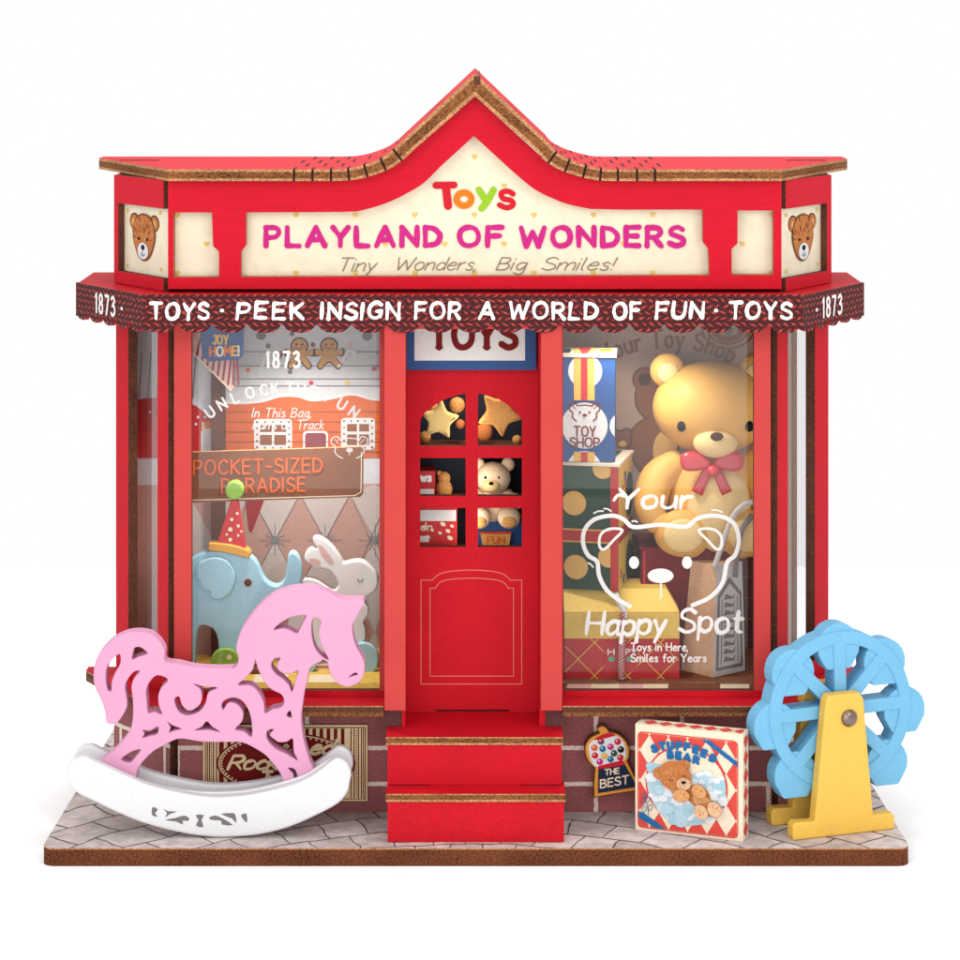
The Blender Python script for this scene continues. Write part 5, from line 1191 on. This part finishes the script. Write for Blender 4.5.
# ---- teddy
yt = 2.28; S = (D+yt)/FP
def tw(px, py, dy=0): return W(px, py, yt+dy)
def off3(px, py, dy): p = W(px-3+2.5*dy*-1*0, py, yt); return Vector((p.x, yt+dy, p.z))
ted = thing('teddy_bear', (XX(715, yt), yt, zT+.032), 'large golden vinyl teddy bear with a red bow, seated in the right window', 'teddy bear')
mb = MB(); mb.ball(off3(715, 500, .02), (46*S, .40, 56*S), 'vinyl', 36, 22); body = mb.build('body', ted)
mb = MB(); mb.ball(off3(719, 505, -.20), (34*S, .25, 44*S), 'vinyl_light', 30, 18); mb.build('belly', ted)
mb = MB(); mb.ball(off3(715, 407.5, 0), (59.5*S, .50, 46*S), 'vinyl', 40, 26); hd = mb.build('head', ted)
for s_ in (-1, 1):
    ex, ey = 715+s_*43.5-(1 if s_ < 0 else 0), 371
    mb = MB(); mb.ball(off3(ex, ey, .02), (17.5*S, .12, 17.5*S), 'vinyl', 26, 16); ear = mb.build('ear', ted)
    mb = MB(); mb.ball(off3(ex+s_*-.5, ey+1.5, -.075), (11*S, .06, 11*S), 'vinyl_light', 22, 12); mb.build('ear_lining', ear)
    mb = MB(); mb.ball(off3(715+s_*33.5, 420.5, -.405), (4.3*S, .03, 5.4*S), 'black', 16, 10); mb.build('eye', hd)
    mb = MB(); mb.tube([off3(715+s_*30, 461, .0), off3(715+s_*(54-3*(s_+1)), 476, -.08), off3(715+s_*(63-5*(s_+1)), 500, -.2), off3(715+s_*(58-5*(s_+1)), 517, -.26)], [.15, .19, .18, .13], 'vinyl', 20, True)
    mb.ball(off3(715+s_*(56-5*(s_+1)), 517, -.26), (.15, .14, .13), 'vinyl', 18, 12); mb.build('arm', ted)
    mb = MB(); mb.tube([off3(715+s_*20, 530, -.02), off3(715+s_*28, 530, -.32)], [.24, .24], 'vinyl', 24)
    mb.ball(off3(715+s_*32, 527, -.33), (28*S, .14, 23.5*S), 'vinyl', 28, 18); lg = mb.build('leg', ted)
    mb = MB(); mb.ball(off3(715+s_*32, 527.5, -.435), (20*S, .05, 16.5*S), 'vinyl_light', 24, 14); mb.build('sole', lg)
mb = MB(); mb.ball(off3(715, 437, -.40), (22*S, .14, 14.5*S), 'vinyl_light', 28, 18); mz = mb.build('muzzle', hd)
mb = MB(); mb.ball(off3(715.3, 428.6, -.53), (6.4*S, .035, 4.4*S), 'brown_dark', 18, 12); mb.build('nose', hd)
mb = MB()
for s_ in (-1, 1):
    f = FY(yt-.42); c = 712
    loop = sm([(c+s_*3, 460), (c+s_*16, 452), (c+s_*28, 453), (c+s_*32, 461), (c+s_*28, 470), (c+s_*16, 471), (c+s_*3, 467)], 4)
    mb.plate(f, [loop], -.05, .07, 'vinyl_red', bevel=.045)
    tl = [(c+s_*2, 467), (c+s_*8, 468), (c+s_*20, 491), (c+s_*10, 496), (c+s_*1, 474)]; mb.plate(f, [tl], -.02, .06, 'vinyl_red', bevel=.025)
mb.ball(off3(712, 463.5, -.47), (6.8*S, .07, 6.2*S), 'vinyl_red', 18, 12); mb.build('bow', ted)
# ---- paper bag on the right
yg = 1.62; bc = Vector((XX(713, yg), yg, 0))
bag = thing('paper_bag', (bc.x, bc.y+.2, ZS), 'pale kraft paper bag with a grey ornamental panel and looped handle, beside the gable box', 'paper bag')
lf = Fr(Vector((XX(681, 1.95), 1.95, 0)), math.degrees(math.atan2(yg-1.95, bc.x-XX(681, 1.95)))); rf = Fr(bc, math.degrees(math.atan2(1.92-yg, XX(745, 1.92)-bc.x)))
zt = ZZ(566, 1.7); mb = MB()
wl = (Vector((bc.x, yg))-Vector((XX(681, 1.95), 1.95))).length; wr = (Vector((XX(745, 1.92), 1.92))-Vector((bc.x, yg))).length
BL, BM, BR_, BB = Vector((XX(681, 1.95), 1.95, ZS+.003)), Vector((bc.x, yg, ZS+.003)), Vector((XX(745, 1.92), 1.92, ZS+.003)), Vector((XX(713, 2.3)+.05, 2.25, ZS+.003))
cen = (BL+BR_)/2; TPp = [Vector((cen.x+(p.x-cen.x)*.80+.04, cen.y+(p.y-cen.y)*.75+.02, zt)) for p in (BL, BM, BR_, BB)]
V = [BL, BM, BR_, BB]+TPp
mb.add(V, [[0, 1, 5, 4], [2, 3, 7, 6], [3, 0, 4, 7], [4, 5, 6, 7], [3, 2, 1, 0]], 'bag'); mb.add(V, [[1, 2, 6, 5]], 'bag_gray')
def onr(s_, t_, o_=.004):  # a point on the grey face, s across, t up
    a = BM.lerp(BR_, s_); b = TPp[1].lerp(TPp[2], s_); p = a.lerp(b, t_); return p+Vector((.35, -.94, 0))*o_
def quad(P, m, o_): mb.add([onr(a, b, o_) for a, b in P], [list(range(len(P)))], m)
quad([(.08, .05), (.94, .05), (.94, .72), (.5, .88), (.08, .72)], 'gray', .003); quad([(.16, .08), (.86, .08), (.86, .70), (.5, .82), (.16, .70)], 'bag_gray', .005)
for k in range(9):
    t = .12+.07*k; quad([(.3, t), (.36, t+.05), (.62, t+.015), (.7, t+.055), (.66, t-.005), (.4, t)], 'gray', .007)
quad([(.22, .1), (.25, .1), (.25, .7), (.22, .68)], 'gray', .0085); quad([(.76, .1), (.79, .1), (.79, .68), (.76, .7)], 'gray', .0085)
mb.build('bag_body', bag)
mb = MB(); mb.tube([W(714, 568, 1.72), W(722, 545, 1.72), W(732, 518, 1.74), W(742, 506, 1.78), W(752, 502, 1.84)], [.03]*5, 'bag_gray', 10, True); mb.tube([W(735, 577, 1.66), W(737, 552, 1.68), W(742, 530, 1.72), W(752, 515, 1.8)], [.03]*4, 'gray', 10, True); mb.build('handle', bag)
# ================================================================ BEHIND THE DOOR
def starloop(cx, cy, R1, R2, rot=-90, n=5): return [(cx+(R1 if i % 2 == 0 else R2)*math.cos(math.radians(rot+180/n*i)), cy+(R1 if i % 2 == 0 else R2)*math.sin(math.radians(rot+180/n*i))) for i in range(2*n)]
def soft(l, k=.25):
    o = []
    for i in range(len(l)):
        a, b, c = l[i-1], l[i], l[(i+1) % len(l)]
        o += [(b[0]+(a[0]-b[0])*k, b[1]+(a[1]-b[1])*k), b if False else ((b[0]*2+a[0]*.5*k+c[0]*.5*k)/(2+k), (b[1]*2+a[1]*.5*k+c[1]*.5*k)/(2+k)), (b[0]+(c[0]-b[0])*k, b[1]+(c[1]-b[1])*k)]
    return o
ys = 1.62; fz = FY(ys)
for (cx, cy, rt, lb_, mt) in ((439.5, 421, -84, 'pale gold star ornament, smooth, behind the upper left pane of the door', 'star'), (500, 414, -60, 'rough gingerbread star ornament, tilted, behind the upper right pane of the door', 'cookie')):
    mb = MB(); mb.plate(fz, [soft(starloop(cx, cy, 21 if mt == 'star' else 25, 11 if mt == 'star' else 13, rt))], 0, .12, mt, mt, bevel=.03); mb.build('star_ornament', None, lb_, 'ornament', origin=tuple(W(cx, cy, ys)))
mb = MB(); mb.box(Fr((0, 0, 0)), XX(404, 1.9), XX(540, 1.9), ZZ(450, 1.9), ZZ(446, 1.9), 1.6, 2.3, 'ply_dark'); 
mb.box(Fr((0, 0, 0)), XX(404, 1.9), XX(540, 1.9), ZZ(501, 1.9), ZZ(497, 1.9), 1.6, 2.3, 'ply_dark')
mb.box(Fr((0, 0, 0)), XX(404, 1.9), XX(540, 1.9), ZZ(554, 1.9), ZZ(548, 1.9), 1.6, 2.3, 'ply_dark'); mb.build('shelf', shop)
RG = random.Random(5)
for i, (x, y, r_, c_) in enumerate(((425, 437, 6, 'cookie'), (457, 405, 8, 'cookie'), (433, 408, 6, 'cookie'), (484, 432, 9, 'bear_m'), (517, 440, 5, 'cookie'), (460, 424, 5, 'bear_m'))):
    mb = MB(); mb.ball(W(x, y, 2.0), (r_*.0107, .06, r_*.0107), c_, 18, 12)
    mb.build('bauble', None, 'small brown cookie bauble hanging behind the upper door panes', 'bauble', 'cookie baubles behind the door', origin=tuple(W(x, y, 2.0)))
z2 = ZZ(497, 1.9)+.002
def obx(name, x0, x1, y0, Y, dep, m, label, cat, zb, deco=None):
    mb = MB(); f = FY(Y); mb.box(Fr((0, Y, 0)), XX(x0, Y), XX(x1, Y), zb, ZZ(y0, Y), 0, dep, m)
    if deco: deco(mb, f)
    return mb.build(name, None, label, cat, origin=((XX(x0, Y)+XX(x1, Y))/2, Y+dep/2, zb))
def d1(mb, f):
    text(mb, f, 'ws', 421, 431, 481, 8, 2.2, 'white_ink'); mb.flat(f, [rc(414, 489, 434, 494)], -.002, 'card_white')
obx('red_tin', 413, 435, 471, 1.7, .3, 'card_red', 'small red tin with white letters behind the middle left pane of the door', 'tin', z2, d1)
mb = MB(); mb.ball(W(444, 489, 1.95), (.09, .07, .11), 'cookie', 18, 12); mb.ball(W(444, 478, 1.95), (.07, .06, .07), 'cookie', 18, 12); mb.ball(W(439, 473, 1.95), (.03, .03, .03), 'cookie', 10, 8)
mb.build('cookie_figure', None, 'little brown figure beside the red tin behind the door', 'figurine', origin=(XX(444, 1.95), 1.95, z2))
z3 = ZZ(548, 1.9)+.002
def d2(mb, f):
    mb.flat(f, [rc(413, 510, 456, 521)], -.002, 'card_white')
    for (x, y, r_) in ((424, 527, 2.5), (432, 530, 2), (443, 524, 3), (448, 531, 2.6), (452, 526, 2), (440, 533, 2), (428, 537, 2.4), (450, 538, 3)): mb.flat(f, [ell(x, y, r_, r_*.7, 12, 30)], -.003, 'cream2')
    text(mb, f, 'dn', 421, 432, 530, 7, 1.3, 'cream2', -.006); mb.flat(f, [rc(419, 536, 429, 542)], -.004, 'card_white')
obx('cake_box', 413, 457, 508, 1.68, .5, 'card_red', 'red box with white top and cream pattern behind the lower left pane of the door', 'box', z3, d2)
def d3(mb, f):
    mb.plate(f, [[(480, 531), (511, 531), (509, 547), (483, 547)]], -.05, -.005, 'cookie', 'cookie'); mb.stroke(f, [(480, 532), (511, 532)], 2, -.055, 'card_red'); text(mb, f, 'FUN', 487, 504, 542, 6, 1.3, 'orange_ink', -.056)
obx('blue_box', 474, 527, 521, 1.95, .3, 'card_blue', 'blue box with a brown lettered label under the small teddy behind the door', 'box', z3, d3)
zq = ZZ(521, 1.95)+.002; ym = 1.95
tb = thing('small_teddy', (XX(493, ym), ym, zq), 'small cream plush bear sitting on the blue box behind the door', 'teddy bear')
def o4(px, py, dy): p = W(px, py, ym); return Vector((p.x, ym+dy, p.z))
mb = MB(); mb.ball(o4(493, 477, -.05), (18*.0107, .16, 16*.0107), 'plush', 28, 18); h2 = mb.build('head', tb)
mb = MB(); mb.ball(o4(491, 482, -.18), (9*.0107, .06, 7*.0107), 'vinyl_light', 20, 12)
mb.build('muzzle', h2); mb = MB(); mb.ball(o4(491, 479.5, -.235), (.026, .02, .02), 'black', 12, 8); mb.build('nose', h2)
for s_ in (-1, 1):
    mb = MB(); mb.ball(o4(493+s_*15, 464, -.02), (.075, .05, .075), 'plush', 16, 10); mb.build('ear', h2)
    mb = MB(); mb.ball(o4(492+s_*6.5, 474.5, -.19), (.016, .014, .018), 'black', 10, 8); mb.build('eye', h2)
    mb = MB(); mb.tube([o4(493+s_*12, 495, 0), o4(493+s_*22, 503, -.1)], [.09, .075], 'plush', 14); mb.ball(o4(493+s_*22, 500, -.1), (.09, .08, .09), 'plush', 16, 10); mb.build('arm', tb)
    mb = MB(); mb.ball(o4(494+s_*15, 514, -.18), (.125, .09, .12), 'plush', 20, 14); l2 = mb.build('leg', tb)
    mb = MB(); mb.ball(o4(494+s_*15, 517, -.25), (.075, .03, .07), 'cookie', 16, 10); mb.build('paw', l2)
mb = MB(); mb.ball(o4(493, 503, 0), (.17, .14, .2), 'plush', 24, 16); mb.build('body', tb)
# ================================================================ CAMERA AND LIGHT
cam = bpy.data.cameras.new('camera'); co = bpy.data.objects.new('camera', cam); COL.objects.link(co)
co.location = (0, -D, H); co.rotation_euler = (math.pi/2, 0, 0); cam.sensor_width = 36; cam.lens = 36*FP/960.0
cam.shift_x = (480-CX)/960.0; cam.shift_y = -(480-HY)/960.0; cam.clip_end = 500; SC.camera = co
wd = bpy.data.worlds.new('World'); SC.world = wd; wd.use_nodes = True
bg = wd.node_tree.nodes['Background']; bg.inputs[0].default_value = (1, 1, 1, 1); bg.inputs[1].default_value = WORLD
def area(name, loc, aim, size, e, col=(1, 1, 1)):
    l = bpy.data.lights.new(name, 'AREA'); l.shape = 'DISK'; l.size = size; l.energy = e; l.color = col
    o = bpy.data.objects.new(name, l); COL.objects.link(o); o.location = loc
    l.spread = math.radians(115) if name == 'window_fill' else math.pi
    o.rotation_euler = (Vector(aim)-Vector(loc)).to_track_quat('-Z', 'Y').to_euler(); return o
for a in LIGHTS:
    o = area(*a)
    if a[0] == 'low_softbox': o.data.shape = 'RECTANGLE'; o.data.size_y = 8
o = area('shelf_fill', (XX(472, 1.52), 1.52, 3.45), (XX(472, 1.52), 3, 3.45), .06, 7, (1, .93, .84)); o.data.shape = 'RECTANGLE'; o.data.size_y = 1.5   # unseen fill strip added behind the middle door bar to brighten the shelves
for (x, sx, e) in ((-2.35, 1.3, STRIP), (4.35, 1.0, STRIP*.8)):   # tall strip softboxes that give the panes their pale sheen
    o = area('strip_softbox', (x, -17, 1.9), (x, 0, 1.9), 1, e); o.data.shape = 'RECTANGLE'; o.data.size = sx; o.data.size_y = 3.6
SC.view_settings.view_transform = 'Standard'; SC.view_settings.look = 'None'; SC.view_settings.exposure = 0; SC.view_settings.gamma = 1
SC.cycles.max_bounces = 10; SC.cycles.transparent_max_bounces = 24; SC.cycles.caustics_reflective = False; SC.cycles.caustics_refractive = False
SC.cycles.sample_clamp_indirect = 6
